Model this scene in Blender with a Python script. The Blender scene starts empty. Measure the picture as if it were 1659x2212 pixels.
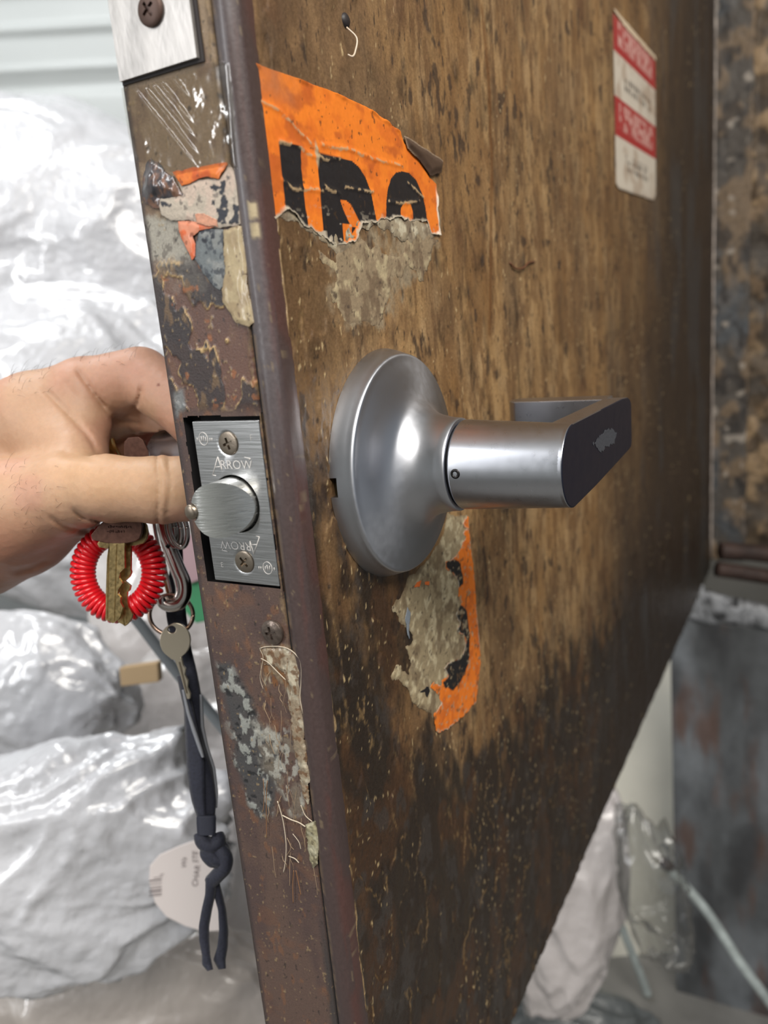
import bpy, bmesh, math, random
import numpy as np
from mathutils import Vector, Matrix

# ------------------------------------------------------------------ camera, world, lights, exposure
S = 0.001                                   # everything below is authored in millimetres
CX, CY, FPX = 829.5, 1106.0, 1731.87
CAMR = np.array([[0.47805982, -0.87386827, -0.08839145],
                 [-0.25113656, -0.03956104, -0.96714288],
                 [0.84165862, 0.48455048, -0.23837282]])   # rows: right, down, forward
CAMC = np.array([-207.465, -155.126, 58.229])
scene = bpy.context.scene
COL = scene.collection
cd = bpy.data.cameras.new('camera')
cam = bpy.data.objects.new('camera', cd); COL.objects.link(cam)
r, d, f = CAMR
cam.matrix_world = Matrix(((r[0], -d[0], -f[0], CAMC[0]*S), (r[1], -d[1], -f[1], CAMC[1]*S), (r[2], -d[2], -f[2], CAMC[2]*S), (0, 0, 0, 1)))
cd.sensor_fit = 'VERTICAL'; cd.sensor_height = 36.0; cd.lens = 36.0*FPX/2212
cd.clip_start = 0.01; cd.clip_end = 50
cd.dof.use_dof = True; cd.dof.focus_distance = 0.300; cd.dof.aperture_fstop = 9.0
scene.camera = cam
scene.view_settings.view_transform = 'Standard'; scene.view_settings.look = 'None'
scene.view_settings.gamma = 1.0; scene.view_settings.use_curve_mapping = False
scene.view_settings.exposure = 0.0
w = bpy.data.worlds.new('world'); scene.world = w; w.use_nodes = True
w.node_tree.nodes['Background'].inputs[0].default_value = (0.80, 0.86, 0.93, 1)
w.node_tree.nodes['Background'].inputs[1].default_value = 0.36

def area_light(name, loc, target, sx, sy, power, color=(1, 1, 1)):
    ld = bpy.data.lights.new(name, 'AREA'); ld.shape = 'RECTANGLE'; ld.size = sx; ld.size_y = sy
    ld.energy = power; ld.color = color
    o = bpy.data.objects.new(name, ld); COL.objects.link(o)
    o.location = loc
    o.rotation_euler = (Vector(target)-Vector(loc)).to_track_quat('-Z', 'Y').to_euler()
    o['kind'] = 'helper'
    return o
# fluorescent tubes of the room: one run beyond the latch edge, one over the viewer's side, one far off over the bags
area_light('ceiling_tube_light', (-1.55, 0.85, 0.80), (0.05, 0.0, 0.0), 0.10, 1.7, 19, (0.97, 0.98, 1.0))
area_light('ceiling_tube_light', (-0.45, -0.80, 1.00), (0.10, 0.0, 0.0), 1.3, 0.5, 31, (1, 0.955, 0.89))
area_light('ceiling_tube_light', (0.10, 0.95, 1.55), (0.35, 0.75, -0.1), 1.3, 0.22, 17, (0.96, 0.98, 1.0))

# ------------------------------------------------------------------ maths helpers
def ray(u, v): return CAMR.T @ np.array([(u-CX)/FPX, (v-CY)/FPX, 1.0])
def at(u, v, t): return CAMC + t*ray(u, v)                 # point at depth t (mm) along a pixel's line of sight
def onplane(u, v, o, n):
    dd = ray(u, v); t = np.dot(np.asarray(o)-CAMC, n)/np.dot(dd, n); return CAMC+t*dd
def Fx(u, v, y=0.0):
    p = onplane(u, v, (0, y, 0), np.array([0, 1.0, 0])); return (p[0], p[2])      # (x,z) on the door face
def Ex(u, v, x=0.0):
    p = onplane(u, v, (x, 0, 0), np.array([1.0, 0, 0])); return (p[1], p[2])      # (y,z) on the latch edge
FP = lambda pts: np.array([Fx(*p) for p in pts])
EP = lambda pts: np.array([Ex(*p) for p in pts])

def h2(i, j, s):
    n = (i.astype(np.int64)*374761393 + j.astype(np.int64)*668265263 + s*974711) & 0xFFFFFFFF
    n = ((n ^ (n >> 13))*1274126177) & 0xFFFFFFFF
    n = (n ^ (n >> 16)) & 0xFFFFFFFF
    return n/4294967295.0
def vn(x, y, s=0):
    i = np.floor(x).astype(np.int64); j = np.floor(y).astype(np.int64); a = x-i; b = y-j
    a = a*a*(3-2*a); b = b*b*(3-2*b)
    return (h2(i, j, s)*(1-a)+h2(i+1, j, s)*a)*(1-b)+(h2(i, j+1, s)*(1-a)+h2(i+1, j+1, s)*a)*b
def fbm(x, y, su, sv, s=0, o=4, g=0.5):
    t = 0; amp = 1; tot = 0; x = x/su; y = y/sv
    for k in range(o):
        t = t+amp*vn(x, y, s+k*17); tot += amp; amp *= g; x = x*2.03+3.1; y = y*2.03+7.7
    return t/tot
def h3(i, j, k, s):
    n = (i*374761393+j*668265263+k*2147483647+s*974711) & 0xFFFFFFFF
    n = ((n ^ (n >> 13))*1274126177) & 0xFFFFFFFF
    return ((n ^ (n >> 16)) & 0xFFFFFFFF)/4294967295.0
def vn3(p, s=0):
    q = np.floor(p).astype(np.int64); a = p-q; a = a*a*(3-2*a); i, j, k = q.T; x, y, z = a.T; out = 0
    for di in (0, 1):
        for dj in (0, 1):
            for dk in (0, 1):
                wgt = (x if di else 1-x)*(y if dj else 1-y)*(z if dk else 1-z)
                out = out+wgt*h3(i+di, j+dj, k+dk, s)
    return out
def ss(e0, e1, x):
    t = np.clip((x-e0)/(e1-e0), 0, 1); return t*t*(3-2*t)
def polysd(x, y, P, line=False):
    """signed distance to a polygon (negative inside), or plain distance to a polyline"""
    n = len(P); dmin = np.full(x.shape, 1e18); ins = np.zeros(x.shape, bool)
    for i in range(n-1 if line else n):
        ax, ay = P[i]; bx, by = P[(i+1) % n]; ex, ey = bx-ax, by-ay
        wx, wy = x-ax, y-ay
        t = np.clip((wx*ex+wy*ey)/max(ex*ex+ey*ey, 1e-12), 0, 1)
        dmin = np.minimum(dmin, (wx-ex*t)**2+(wy-ey*t)**2)
        if not line:
            c = ((ay > y) != (by > y)) & (x < ex*(y-ay)/(ey if abs(ey) > 1e-12 else 1e-12)+ax)
            ins ^= c
    dd = np.sqrt(dmin)
    return dd if line else np.where(ins, -dd, dd)
def lin(c):
    c = np.asarray(c, float)/255.0
    return np.where(c <= 0.04045, c/12.92, ((c+0.055)/1.055)**2.4)
def L(r_, g, b): return tuple(lin((r_, g, b)))
def mix(c, col, m):
    return c*(1-m[:, None])+np.asarray(lin(col))[None, :]*m[:, None]

# ------------------------------------------------------------------ materials
MATS = {}
def mat(name, color=(0.8, 0.8, 0.8), rough=0.5, metal=0.0, **k):
    if name in MATS: return MATS[name]
    m = bpy.data.materials.new(name); m.use_nodes = True
    b = m.node_tree.nodes['Principled BSDF']
    b.inputs['Base Color'].default_value = (*color, 1); b.inputs['Roughness'].default_value = rough; b.inputs['Metallic'].default_value = metal
    for a, v in k.items():
        b.inputs[a.replace('_', ' ')].default_value = v
    MATS[name] = m; return m
def node(m, t, **k):
    n = m.node_tree.nodes.new(t)
    for a, v in k.items(): setattr(n, a, v)
    return n
def lk(m, a, b): m.node_tree.links.new(a, b)
def add_bump(m, scale=200, strength=0.3, dist=0.0005, detail=4, kind='noise', stretch=(1, 1, 1), rough_var=0.0, col_var=0.0):
    b = m.node_tree.nodes['Principled BSDF']
    tc = node(m, 'ShaderNodeTexCoord'); mp = node(m, 'ShaderNodeMapping'); mp.inputs['Scale'].default_value = stretch
    lk(m, tc.outputs['Object'], mp.inputs['Vector'])
    if kind == 'noise':
        n = node(m, 'ShaderNodeTexNoise'); n.inputs['Scale'].default_value = scale; n.inputs['Detail'].default_value = detail; out = n.outputs['Fac']
    else:
        n = node(m, 'ShaderNodeTexVoronoi'); n.inputs['Scale'].default_value = scale; out = n.outputs['Distance']
        n.feature = 'SMOOTH_F1' if kind == 'bubble' else 'F1'
    lk(m, mp.outputs[0], n.inputs['Vector'])
    bp = node(m, 'ShaderNodeBump'); bp.inputs['Strength'].default_value = strength; bp.inputs['Distance'].default_value = dist
    if kind == 'bubble': bp.invert = True
    lk(m, out, bp.inputs['Height'])
    old = b.inputs['Normal'].links
    if old: lk(m, old[0].from_socket, bp.inputs['Normal'])
    lk(m, bp.outputs[0], b.inputs['Normal'])
    if rough_var:
        r0 = b.inputs['Roughness'].default_value
        mr = node(m, 'ShaderNodeMapRange'); mr.inputs['To Min'].default_value = max(0.02, r0-rough_var); mr.inputs['To Max'].default_value = min(1, r0+rough_var)
        lk(m, out, mr.inputs['Value']); lk(m, mr.outputs[0], b.inputs['Roughness'])
    if col_var:
        mx = node(m, 'ShaderNodeMix', data_type='RGBA', blend_type='MULTIPLY'); c = b.inputs['Base Color'].default_value
        mr2 = node(m, 'ShaderNodeMapRange'); mr2.inputs['From Min'].default_value = 0.3; mr2.inputs['From Max'].default_value = 0.7
        mr2.inputs['To Min'].default_value = 1-col_var; mr2.inputs['To Max'].default_value = 1+col_var
        lk(m, out, mr2.inputs['Value'])
        mx.inputs[0].default_value = 1.0
        if b.inputs['Base Color'].links: lk(m, b.inputs['Base Color'].links[0].from_socket, mx.inputs[6])
        else: mx.inputs[6].default_value = c
        lk(m, mr2.outputs[0], mx.inputs[7]); lk(m, mx.outputs[2], b.inputs['Base Color'])
    return m
def painted(name, rough=0.55, coat=0.0, bump=0.25, scale=900, var=0.22, spec=0.5, bdist=0.0003):
    """material driven by the mesh's colour attribute 'col' (alpha = roughness) with fine grain on top"""
    if name in MATS: return MATS[name]
    m = mat(name, rough=rough); b = m.node_tree.nodes['Principled BSDF']
    at_ = node(m, 'ShaderNodeAttribute', attribute_name='col')
    tc = node(m, 'ShaderNodeTexCoord')
    n = node(m, 'ShaderNodeTexNoise'); n.inputs['Scale'].default_value = scale; n.inputs['Detail'].default_value = 5; n.inputs['Roughness'].default_value = 0.65
    lk(m, tc.outputs['Object'], n.inputs['Vector'])
    mr = node(m, 'ShaderNodeMapRange'); mr.inputs['From Min'].default_value = 0.3; mr.inputs['From Max'].default_value = 0.7
    mr.inputs['To Min'].default_value = 1-var; mr.inputs['To Max'].default_value = 1+var
    lk(m, n.outputs['Fac'], mr.inputs['Value'])
    mx = node(m, 'ShaderNodeMix', data_type='RGBA', blend_type='MULTIPLY'); mx.inputs[0].default_value = 1
    lk(m, at_.outputs['Color'], mx.inputs[6]); lk(m, mr.outputs[0], mx.inputs[7]); lk(m, mx.outputs[2], b.inputs['Base Color'])
    ra = node(m, 'ShaderNodeMath', operation='MULTIPLY_ADD'); ra.inputs[1].default_value = 0.35
    lk(m, n.outputs['Fac'], ra.inputs[0])
    sb = node(m, 'ShaderNodeMath', operation='SUBTRACT'); sb.inputs[1].default_value = 0.17
    lk(m, at_.outputs['Alpha'], sb.inputs[0]); lk(m, sb.outputs[0], ra.inputs[2]); lk(m, ra.outputs[0], b.inputs['Roughness'])
    bp = node(m, 'ShaderNodeBump'); bp.inputs['Strength'].default_value = bump; bp.inputs['Distance'].default_value = bdist
    lk(m, n.outputs['Fac'], bp.inputs['Height']); lk(m, bp.outputs[0], b.inputs['Normal'])
    b.inputs['Coat Weight'].default_value = coat; b.inputs['Coat Roughness'].default_value = 0.15
    b.inputs['Specular IOR Level'].default_value = spec
    return m

# ------------------------------------------------------------------ object helpers
def tag(o, label=None, cat=None, group=None, kind=None):
    if label: o['label'] = label
    if cat: o['category'] = cat
    if group: o['group'] = group
    if kind: o['kind'] = kind
    return o
def empty(name, loc=(0, 0, 0)):
    o = bpy.data.objects.new(name, None); COL.objects.link(o); o.location = Vector(loc)*S; o.empty_display_size = 0.01; return o
def mesh_obj(name, V, F, m, parent=None, col=None, smooth=True):
    """V in mm, F a list of faces or an (n,4)/(n,3) array"""
    V = np.asarray(V, float)
    off = np.zeros(3)
    if parent is not None:
        p = parent
        while p is not None: off = off+np.array(p.location); p = p.parent
    me = bpy.data.meshes.new(name)
    if isinstance(F, np.ndarray):
        k = F.shape[1]; me.vertices.add(len(V)); me.vertices.foreach_set('co', (V*S-off).astype(np.float32).ravel())
        me.loops.add(F.size); me.loops.foreach_set('vertex_index', F.astype(np.int32).ravel())
        me.polygons.add(len(F)); me.polygons.foreach_set('loop_start', np.arange(0, F.size, k, dtype=np.int32)); me.polygons.foreach_set('loop_total', np.full(len(F), k, dtype=np.int32))
        me.update(calc_edges=True); me.validate()
    else:
        me.from_pydata([tuple(v) for v in (V*S-off)], [], [tuple(int(i) for i in q) for q in F]); me.update()
    if col is not None:
        a = me.color_attributes.new('col', 'FLOAT_COLOR', 'POINT'); a.data.foreach_set('color', np.asarray(col, np.float32).ravel())
    if smooth: me.polygons.foreach_set('use_smooth', np.ones(len(me.polygons), bool))
    me.materials.append(m)
    o = bpy.data.objects.new(name, me); COL.objects.link(o)
    if parent is not None: o.parent = parent
    return o
def bevel(o, width=0.3, seg=2, ang=40):
    md = o.modifiers.new('bevel', 'BEVEL'); md.width = width*S; md.segments = seg; md.limit_method = 'ANGLE'; md.angle_limit = math.radians(ang)
    o.data.polygons.foreach_set('use_smooth', np.ones(len(o.data.polygons), bool))
    wn = o.modifiers.new('wn', 'WEIGHTED_NORMAL'); wn.keep_sharp = True
    return o
def join(parts):
    V = []; F = []; n = 0
    for v, f_ in parts:
        V += [tuple(q) for q in v]; F += [tuple(int(i)+n for i in q) for q in f_]; n = len(V)
    return V, F
def tube(pts, rad, seg=10, caps=True, flat=None):
    P = np.asarray(pts, float); n = len(P); R = np.full(n, rad) if np.isscalar(rad) else np.asarray(rad, float)
    T = np.gradient(P, axis=0); T /= np.linalg.norm(T, axis=1)[:, None]+1e-12
    u = np.cross(T[0], (0.123, 0.45, 0.88)); u /= np.linalg.norm(u); V = []; F = []
    for i in range(n):
        u = u-T[i]*np.dot(u, T[i]); u /= np.linalg.norm(u); w_ = np.cross(T[i], u)
        for k in range(seg):
            a = 2*math.pi*k/seg; V.append(P[i]+R[i]*(math.cos(a)*u+math.sin(a)*w_))
    for i in range(n-1):
        for k in range(seg):
            F.append((i*seg+k, i*seg+(k+1) % seg, (i+1)*seg+(k+1) % seg, (i+1)*seg+k))
    if caps: F.append(tuple(range(seg-1, -1, -1))); F.append(tuple((n-1)*seg+k for k in range(seg)))
    return V, F
def spline(pts, n=40):
    P = np.asarray(pts, float); m_ = len(P); out = []
    Q = np.vstack([2*P[0]-P[1], P, 2*P[-1]-P[-2]])
    for s in np.linspace(0, m_-1-1e-9, n):
        i = int(s); t = s-i; p0, p1, p2, p3 = Q[i], Q[i+1], Q[i+2], Q[i+3]
        out.append(0.5*((2*p1)+(-p0+p2)*t+(2*p0-5*p1+4*p2-p3)*t*t+(-p0+3*p1-3*p2+p3)*t**3))
    return np.array(out)
def boxvf(c, s, A=None):
    V = []
    for x in (-1, 1):
        for y in (-1, 1):
            for z in (-1, 1):
                q = np.array([x*s[0]/2, y*s[1]/2, z*s[2]/2])
                if A is not None: q = A @ q
                V.append(np.asarray(c, float)+q)
    F = [(0, 1, 3, 2), (4, 6, 7, 5), (0, 4, 5, 1), (2, 3, 7, 6), (0, 2, 6, 4), (1, 5, 7, 3)]
    return V, F
def lathe(prof, c, axis, seg=96, cap0=False, cap1=False):
    """prof: (radius, height) rows, turned about axis from c"""
    axis = np.asarray(axis, float); axis /= np.linalg.norm(axis)
    u = np.cross(axis, (0, 0, 1.0)); u = np.array([1.0, 0, 0]) if np.linalg.norm(u) < 1e-6 else u/np.linalg.norm(u)
    w_ = np.cross(axis, u); V = []; F = []
    for (rr, h) in prof:
        for k in range(seg):
            a = 2*math.pi*k/seg; V.append(np.asarray(c)+axis*h+rr*(math.cos(a)*u+math.sin(a)*w_))
    n = len(prof)
    for i in range(n-1):
        for k in range(seg): F.append((i*seg+k, i*seg+(k+1) % seg, (i+1)*seg+(k+1) % seg, (i+1)*seg+k))
    if cap0: F.append(tuple(range(seg-1, -1, -1)))
    if cap1: F.append(tuple((n-1)*seg+k for k in range(seg)))
    return V, F
def recalc(o):
    bm = bmesh.new(); bm.from_mesh(o.data); bmesh.ops.recalc_face_normals(bm, faces=bm.faces); bm.to_mesh(o.data); bm.free(); return o
def extrude_outline(P3, n, th):
    """closed outline of 3-D points in a plane with normal n, given a thickness"""
    P3 = np.asarray(P3, float); n = np.asarray(n, float)/np.linalg.norm(n); k = len(P3)
    V = list(P3-n*th/2)+list(P3+n*th/2)
    F = [tuple(range(k)), tuple(range(2*k-1, k-1, -1))]+[(i, (i+1) % k, (i+1) % k+k, i+k) for i in range(k)]
    return V, F
def grid_quads(nu, nv):
    i, j = np.meshgrid(np.arange(nu-1), np.arange(nv-1), indexing='ij'); a = (i*nv+j).ravel()
    return np.stack([a, a+nv, a+nv+1, a+1], 1)
def compact(V, F, extra=None):
    used = np.unique(F); mp = np.full(len(V), -1); mp[used] = np.arange(len(used))
    return V[used], mp[F], (None if extra is None else extra[used])
def decal(name, plane, poly, cell, colfn, m, off=0.35, parent=None, tear=1.0, tscale=6, seed=1, hfn=None, thick=0.25, rip=None, yp=0.0):
    """thin torn sheet (own mesh, own thickness) lying on the door face ('F') or latch edge ('E')"""
    P = np.array([Fx(a_, b_, yp) for a_, b_ in poly]) if plane == 'F' else EP(poly)
    lo = P.min(0)-2; hi = P.max(0)+2
    a = np.arange(lo[0], hi[0], cell); b = np.arange(lo[1], hi[1], cell)
    A, B = np.meshgrid(a, b, indexing='ij'); x, z = A.ravel(), B.ravel()
    def sdf(x, z):
        t = tear*(fbm(x, z, tscale, tscale, seed, 4)-0.5)*2
        if rip is not None: t = t*rip(x, z)
        return polysd(x, z, P)+t
    sd = sdf(x, z); e = 0.05
    gx = (sdf(x+e, z)-sd)/e; gz = (sdf(x, z+e)-sd)/e; gl = np.sqrt(gx*gx+gz*gz)+1e-6
    F = grid_quads(len(a), len(b)); keep = (sd[F] < 0).any(1) & (sd[F] < cell*1.6).all(1); F = F[keep]
    out = sd > 0; st = np.where(out, sd/gl, 0); st = np.minimum(st, cell*1.2)
    x = x-gx/gl*st; z = z-gz/gl*st
    c, ro = colfn(x, z, sd)
    h = off+(hfn(x, z, sd) if hfn else 0*x)
    V = np.stack([x, -h, z], 1) if plane == 'F' else np.stack([-h, x, z], 1)
    C = np.concatenate([np.clip(c, 0, 1), ro[:, None]], 1)
    V, F, C = compact(V, F, C)
    if plane == 'E': F = F[:, ::-1]
    o = mesh_obj(name, V, F, m, parent, C)
    so = o.modifiers.new('thick', 'SOLIDIFY'); so.thickness = thick*S; so.offset = -1
    return o
def surface_nets(f, lo, h):
    nx, ny, nz = f.shape; s = f < 0
    c = [(i, j, k) for i in (0, 1) for j in (0, 1) for k in (0, 1)]
    sl = lambda a, i, j, k: a[i:nx-1+i, j:ny-1+j, k:nz-1+k]
    cnt = sum(sl(s, *q).astype(np.int8) for q in c); act = (cnt > 0) & (cnt < 8)
    idx = np.full(act.shape, -1, np.int64); I = np.argwhere(act); idx[act] = np.arange(len(I))
    acc = np.zeros((len(I), 3)); num = np.zeros(len(I))
    fa = [f[I[:, 0]+q[0], I[:, 1]+q[1], I[:, 2]+q[2]] for q in c]
    for a in range(8):
        for b in range(a+1, 8):
            dq = np.array(c[b])-np.array(c[a])
            if abs(dq).sum() != 1: continue
            cr = (fa[a] < 0) != (fa[b] < 0); t = np.where(cr, fa[a]/(fa[a]-fa[b]+1e-20), 0)
            acc += np.where(cr[:, None], np.array(c[a])+t[:, None]*dq, 0); num += cr
    V = (I+acc/num[:, None])*h+lo; F = []
    for ax in range(3):
        sh = [slice(1, -1)]*3; sh[ax] = slice(0, -1)
        e0 = s[tuple(sh)]; sh2 = list(sh); sh2[ax] = slice(1, None); e1 = s[tuple(sh2)]
        for flip, msk in ((False, e0 & ~e1), (True, ~e0 & e1)):
            J = np.argwhere(msk); base = J.copy()
            for q in range(3):
                if q != ax: base[:, q] += 1
            b_, c_ = [(1, 2), (2, 0), (0, 1)][ax]
            def g(db, dc):
                K = base.copy(); K[:, b_] -= db; K[:, c_] -= dc; return idx[K[:, 0], K[:, 1], K[:, 2]]
            Q = np.stack([g(1, 1), g(0, 1), g(0, 0), g(1, 0)], 1)
            if flip: Q = Q[:, ::-1]
            F.append(Q)
    return V, np.concatenate(F)

# ================================================================== THE SETTING
# ---- the door leaf: origin at the latch, x = away from the latch edge, y = into the leaf, z = up
T = 45.0; DW = 1048.0; ZB = -362.0; ZT = 470.0
door = empty('door_1', (0, 0, 0)); tag(door, 'worn brown door leaf with thick grime, peeling stickers and a metal edge', kind='structure')

dark_poly = FP([(612, 980), (700, 1010), (720, 1240), (800, 1300), (860, 1330), (850, 1470), (905, 1560), (1000, 1620), (1150, 1560), (1290, 1420), (1420, 1250), (1560, 1150), (1600, 1300), (1100, 2300), (700, 2400), (690, 1700)])
res1 = FP([(665, 490), (950, 480), (945, 540), (900, 600), (880, 640), (840, 620), (850, 690), (800, 700), (730, 695), (700, 640), (715, 600), (690, 540)])
amber = FP([(1040, 20), (1052, 160), (1060, 330), (1060, 520), (1058, 640), (1056, 720)])
flats = [(FP([(530, 130), (800, 225), (950, 350), (955, 520), (860, 545), (700, 540), (570, 480)]), 1), (FP([(985, 1100), (1015, 1110), (1045, 1400), (1020, 1560), (940, 1590), (830, 1450), (850, 1290)]), 1), (FP([(665, 515), (950, 515), (950, 620), (800, 720), (700, 660)]), 1)]
def face_color(x, z):
    st = fbm(x, z, 2.6, 38, 3, 4); st2 = fbm(x, z, 7, 120, 11, 3); blot = fbm(x, z, 45, 60, 5, 4)
    c = np.repeat(np.array(lin((176, 142, 96)))[None], len(x), 0)
    mot = fbm(x, z, 9, 16, 13, 5)
    c = mix(c, (188, 158, 116), ss(0.45, 0.7, mot)*0.6)
    c = mix(c, (186, 152, 106), ss(0.5, 0.8, st)*0.4)
    c = mix(c, (132, 98, 58), ss(0.50, 0.32, st2)*0.5)
    c = mix(c, (138, 98, 50), ss(0.5, 0.72, fbm(x, z, 20, 90, 21, 4))*0.5)
    c = mix(c, (104, 74, 44), ss(0.5, 0.36, fbm(x, z, 5, 13, 23, 5))*0.7)
    c = mix(c, (120, 84, 44), ss(0.55, 0.68, fbm(x, z, 34, 60, 25, 5))*0.55)
    c = mix(c, (82, 56, 32), ss(0.58, 0.72, fbm(x, z, 2.6, 11, 31, 4))*0.7*ss(0.35, 0.6, blot))
    c = mix(c, (70, 48, 30), ss(0.66, 0.74, fbm(x, z, 6, 26, 33, 5))*0.6)
    c = mix(c, (112, 90, 66), ss(0.5, 0.7, blot)*0.45)
    # thick brown dirt near the latch edge
    near = ss(62, 18, x+18*(fbm(x, z, 22, 30, 41, 4)-0.5))*ss(150, 80, z)
    c = mix(c, (88, 66, 44), near*0.85)
    up = ss(130, 60, x)*ss(100, 150, z)
    c = mix(c, (120, 96, 70), up*0.6)
    bl = ss(90, 25, x+30*(fbm(x, z, 15, 20, 43, 3)-0.5))*ss(60, 95, z)*ss(0.45, 0.6, fbm(x, z, 10, 18, 47, 4))
    c = mix(c, (62, 44, 30), bl*0.6)
    # belt of darker hand grime low on the leaf
    sd = polysd(x, z, dark_poly); nz_ = (fbm(x, z, 22, 30, 51, 5)-0.5)
    lft = ss(98, 62, x+22*nz_)*ss(-22, -50, z+30*nz_)*24; sd = np.minimum(sd, 12-lft+0.0*x); sd = np.minimum(sd, (z+118)*0.5+22)
    low = ss(24, -18, sd+nz_*70)
    c = mix(c, (74, 55, 36), low*0.72)
    c = mix(c, (104, 76, 46), ss(70, -20, sd+nz_*60)*(1-low)*0.7)
    deep = ss(10, -22, sd+(fbm(x, z, 9, 16, 57, 5)-0.5)*70+np.clip((x-230)/9, 0, 16))
    c = mix(c, (36, 30, 26), deep*0.9)
    brn = ss(0.52, 0.68, fbm(x, z, 18, 30, 61, 4))*low*(1-deep*0.5)
    c = mix(c, (92, 60, 34), brn*0.6)
    gre = ss(0.60, 0.70, fbm(x, z, 9, 13, 63, 4))*deep
    c = mix(c, (60, 54, 50), gre*0.7)
    # grime over the hinge side, plus light fall-off painted into the colour
    hs = ss(330, 700, x+180*(fbm(x, z, 60, 240, 71, 4)-0.5)+0.5*np.clip(-z, -260, 300))
    c = mix(c, (46, 35, 26), hs*0.93)
    c = mix(c, (66, 66, 66), ss(0.55, 0.7, fbm(x, z, 40, 130, 73, 3))*hs*0.5)
    # specks, chips, amber run
    sp = ss(0.74, 0.80, fbm(x, z, 1.9, 4.2, 81, 3))
    c = mix(c, (44, 32, 22), sp*0.8)
    c = mix(c, (46, 34, 26), ss(0.70, 0.75, fbm(x, z, 7, 13, 85, 4))*0.75)
    sl = ss(0.82, 0.87, fbm(x, z, 1.5, 2.6, 83, 2))*ss(0.5, 0.6, blot+near*0.3)
    c = mix(c, (196, 172, 128), sl*0.7)
    am = ss(3.2, 0.6, polysd(x+1.5*(fbm(x, z, 3, 16, 91, 3)-0.5)*2, z, amber, True))
    c = mix(c, (96, 58, 18), am*0.7)
    # bare paper fibres / dust left under the torn sticker
    r1 = ss(2.0, -3.0, polysd(x, z, res1)+(fbm(x, z, 9, 9, 95, 5)-0.5)*16)
    c = mix(c, (142, 128, 104), r1*0.75*ss(0.35, 0.6, fbm(x, z, 6, 6, 97, 4)))
    rough = 0.62+0.1*(st-0.5)-0.26*deep-0.14*near+0.2*r1
    # relief
    hgt = 0.10*(st-0.5)+0.22*sl+0.25*r1*fbm(x, z, 3, 3, 99, 4)
    fl = fbm(x, z, 12, 22, 57, 5)
    hgt = hgt+(0.6*ss(0.48, 0.52, fl)+0.8*(fbm(x, z, 3.0, 5.0, 101, 4)-0.5))*np.clip(near+low+deep, 0, 1)
    edge = np.exp(-((fl-0.505)/0.012)**2)*np.clip(near*0.8+deep*0.8, 0, 1)*ss(420, 200, x)
    c = mix(c, (146, 118, 78), edge*0.55*ss(0.4, 0.65, fbm(x, z, 8, 14, 103, 2)))
    for (P_, k_) in flats: hgt = np.where(hgt > 0.15, 0.15+(hgt-0.15)*np.maximum(0.1, ss(0, 3, polysd(x, z, P_))), hgt)
    return c, rough, hgt
def border(z): return 8.6+2.6*(fbm(z, z*0+3.3, 26, 9, 7, 5)-0.5)*2+0.7*(fbm(z, z*0+1.1, 4, 9, 8, 3)-0.5)*2
xs = np.concatenate([np.arange(4.5, 170, 0.55), np.arange(170, 380, 1.1), np.arange(380, DW, 3.2), [DW]])
zs = np.concatenate([np.arange(ZB, 170, 0.75), np.arange(170, ZT, 1.8), [ZT]])
X, Z = np.meshgrid(xs, zs, indexing='ij'); x, z = X.ravel(), Z.ravel()
c, ro, hg = face_color(x, z)
bd = x-border(z)
lip = ss(-0.4, 0.5, bd)
lipc = np.exp(-((bd-0.5)/0.55)**2)*ss(0.3, 0.55, fbm(x, z, 9, 9, 9, 2))
c = mix(c, (160, 134, 96), lipc*0.75)
y = -(0.35+hg*0.9+0.35*np.exp(-((bd-0.8)/1.0)**2))*lip+(1-lip)*2.2
y[(x >= DW-0.1) | (z <= ZB+0.01)] = 1.0
V = np.stack([x, y, z], 1)
face = mesh_obj('door_face', V, grid_quads(len(xs), len(zs)), painted('grimy_door_paint', coat=0.0, bump=0.5, var=0.25), door,
                np.concatenate([np.clip(c, 0, 1), np.clip(ro, 0.2, 1)[:, None]], 1))
# leaf core behind the face skin (an open-fronted slab so the recess stays empty)
core = join([boxvf(((DW+12)/2, T/2+1.5, (ZB+ZT)/2), (DW-12, T-3, ZT-ZB)), boxvf(((DW)/2, T-0.5, (ZB+ZT)/2), (DW-0.4, 1.0, ZT-ZB-0.4)),
             boxvf((DW/2+2, T/2+1, ZB+0.6), (DW-4, T-2.4, 1.2))])
mesh_obj('door_core', *core, add_bump(mat('dark_old_paint', L(60, 50, 44), 0.6), 300, 0.4, 0.0005, col_var=0.3), door, smooth=False)

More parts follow.
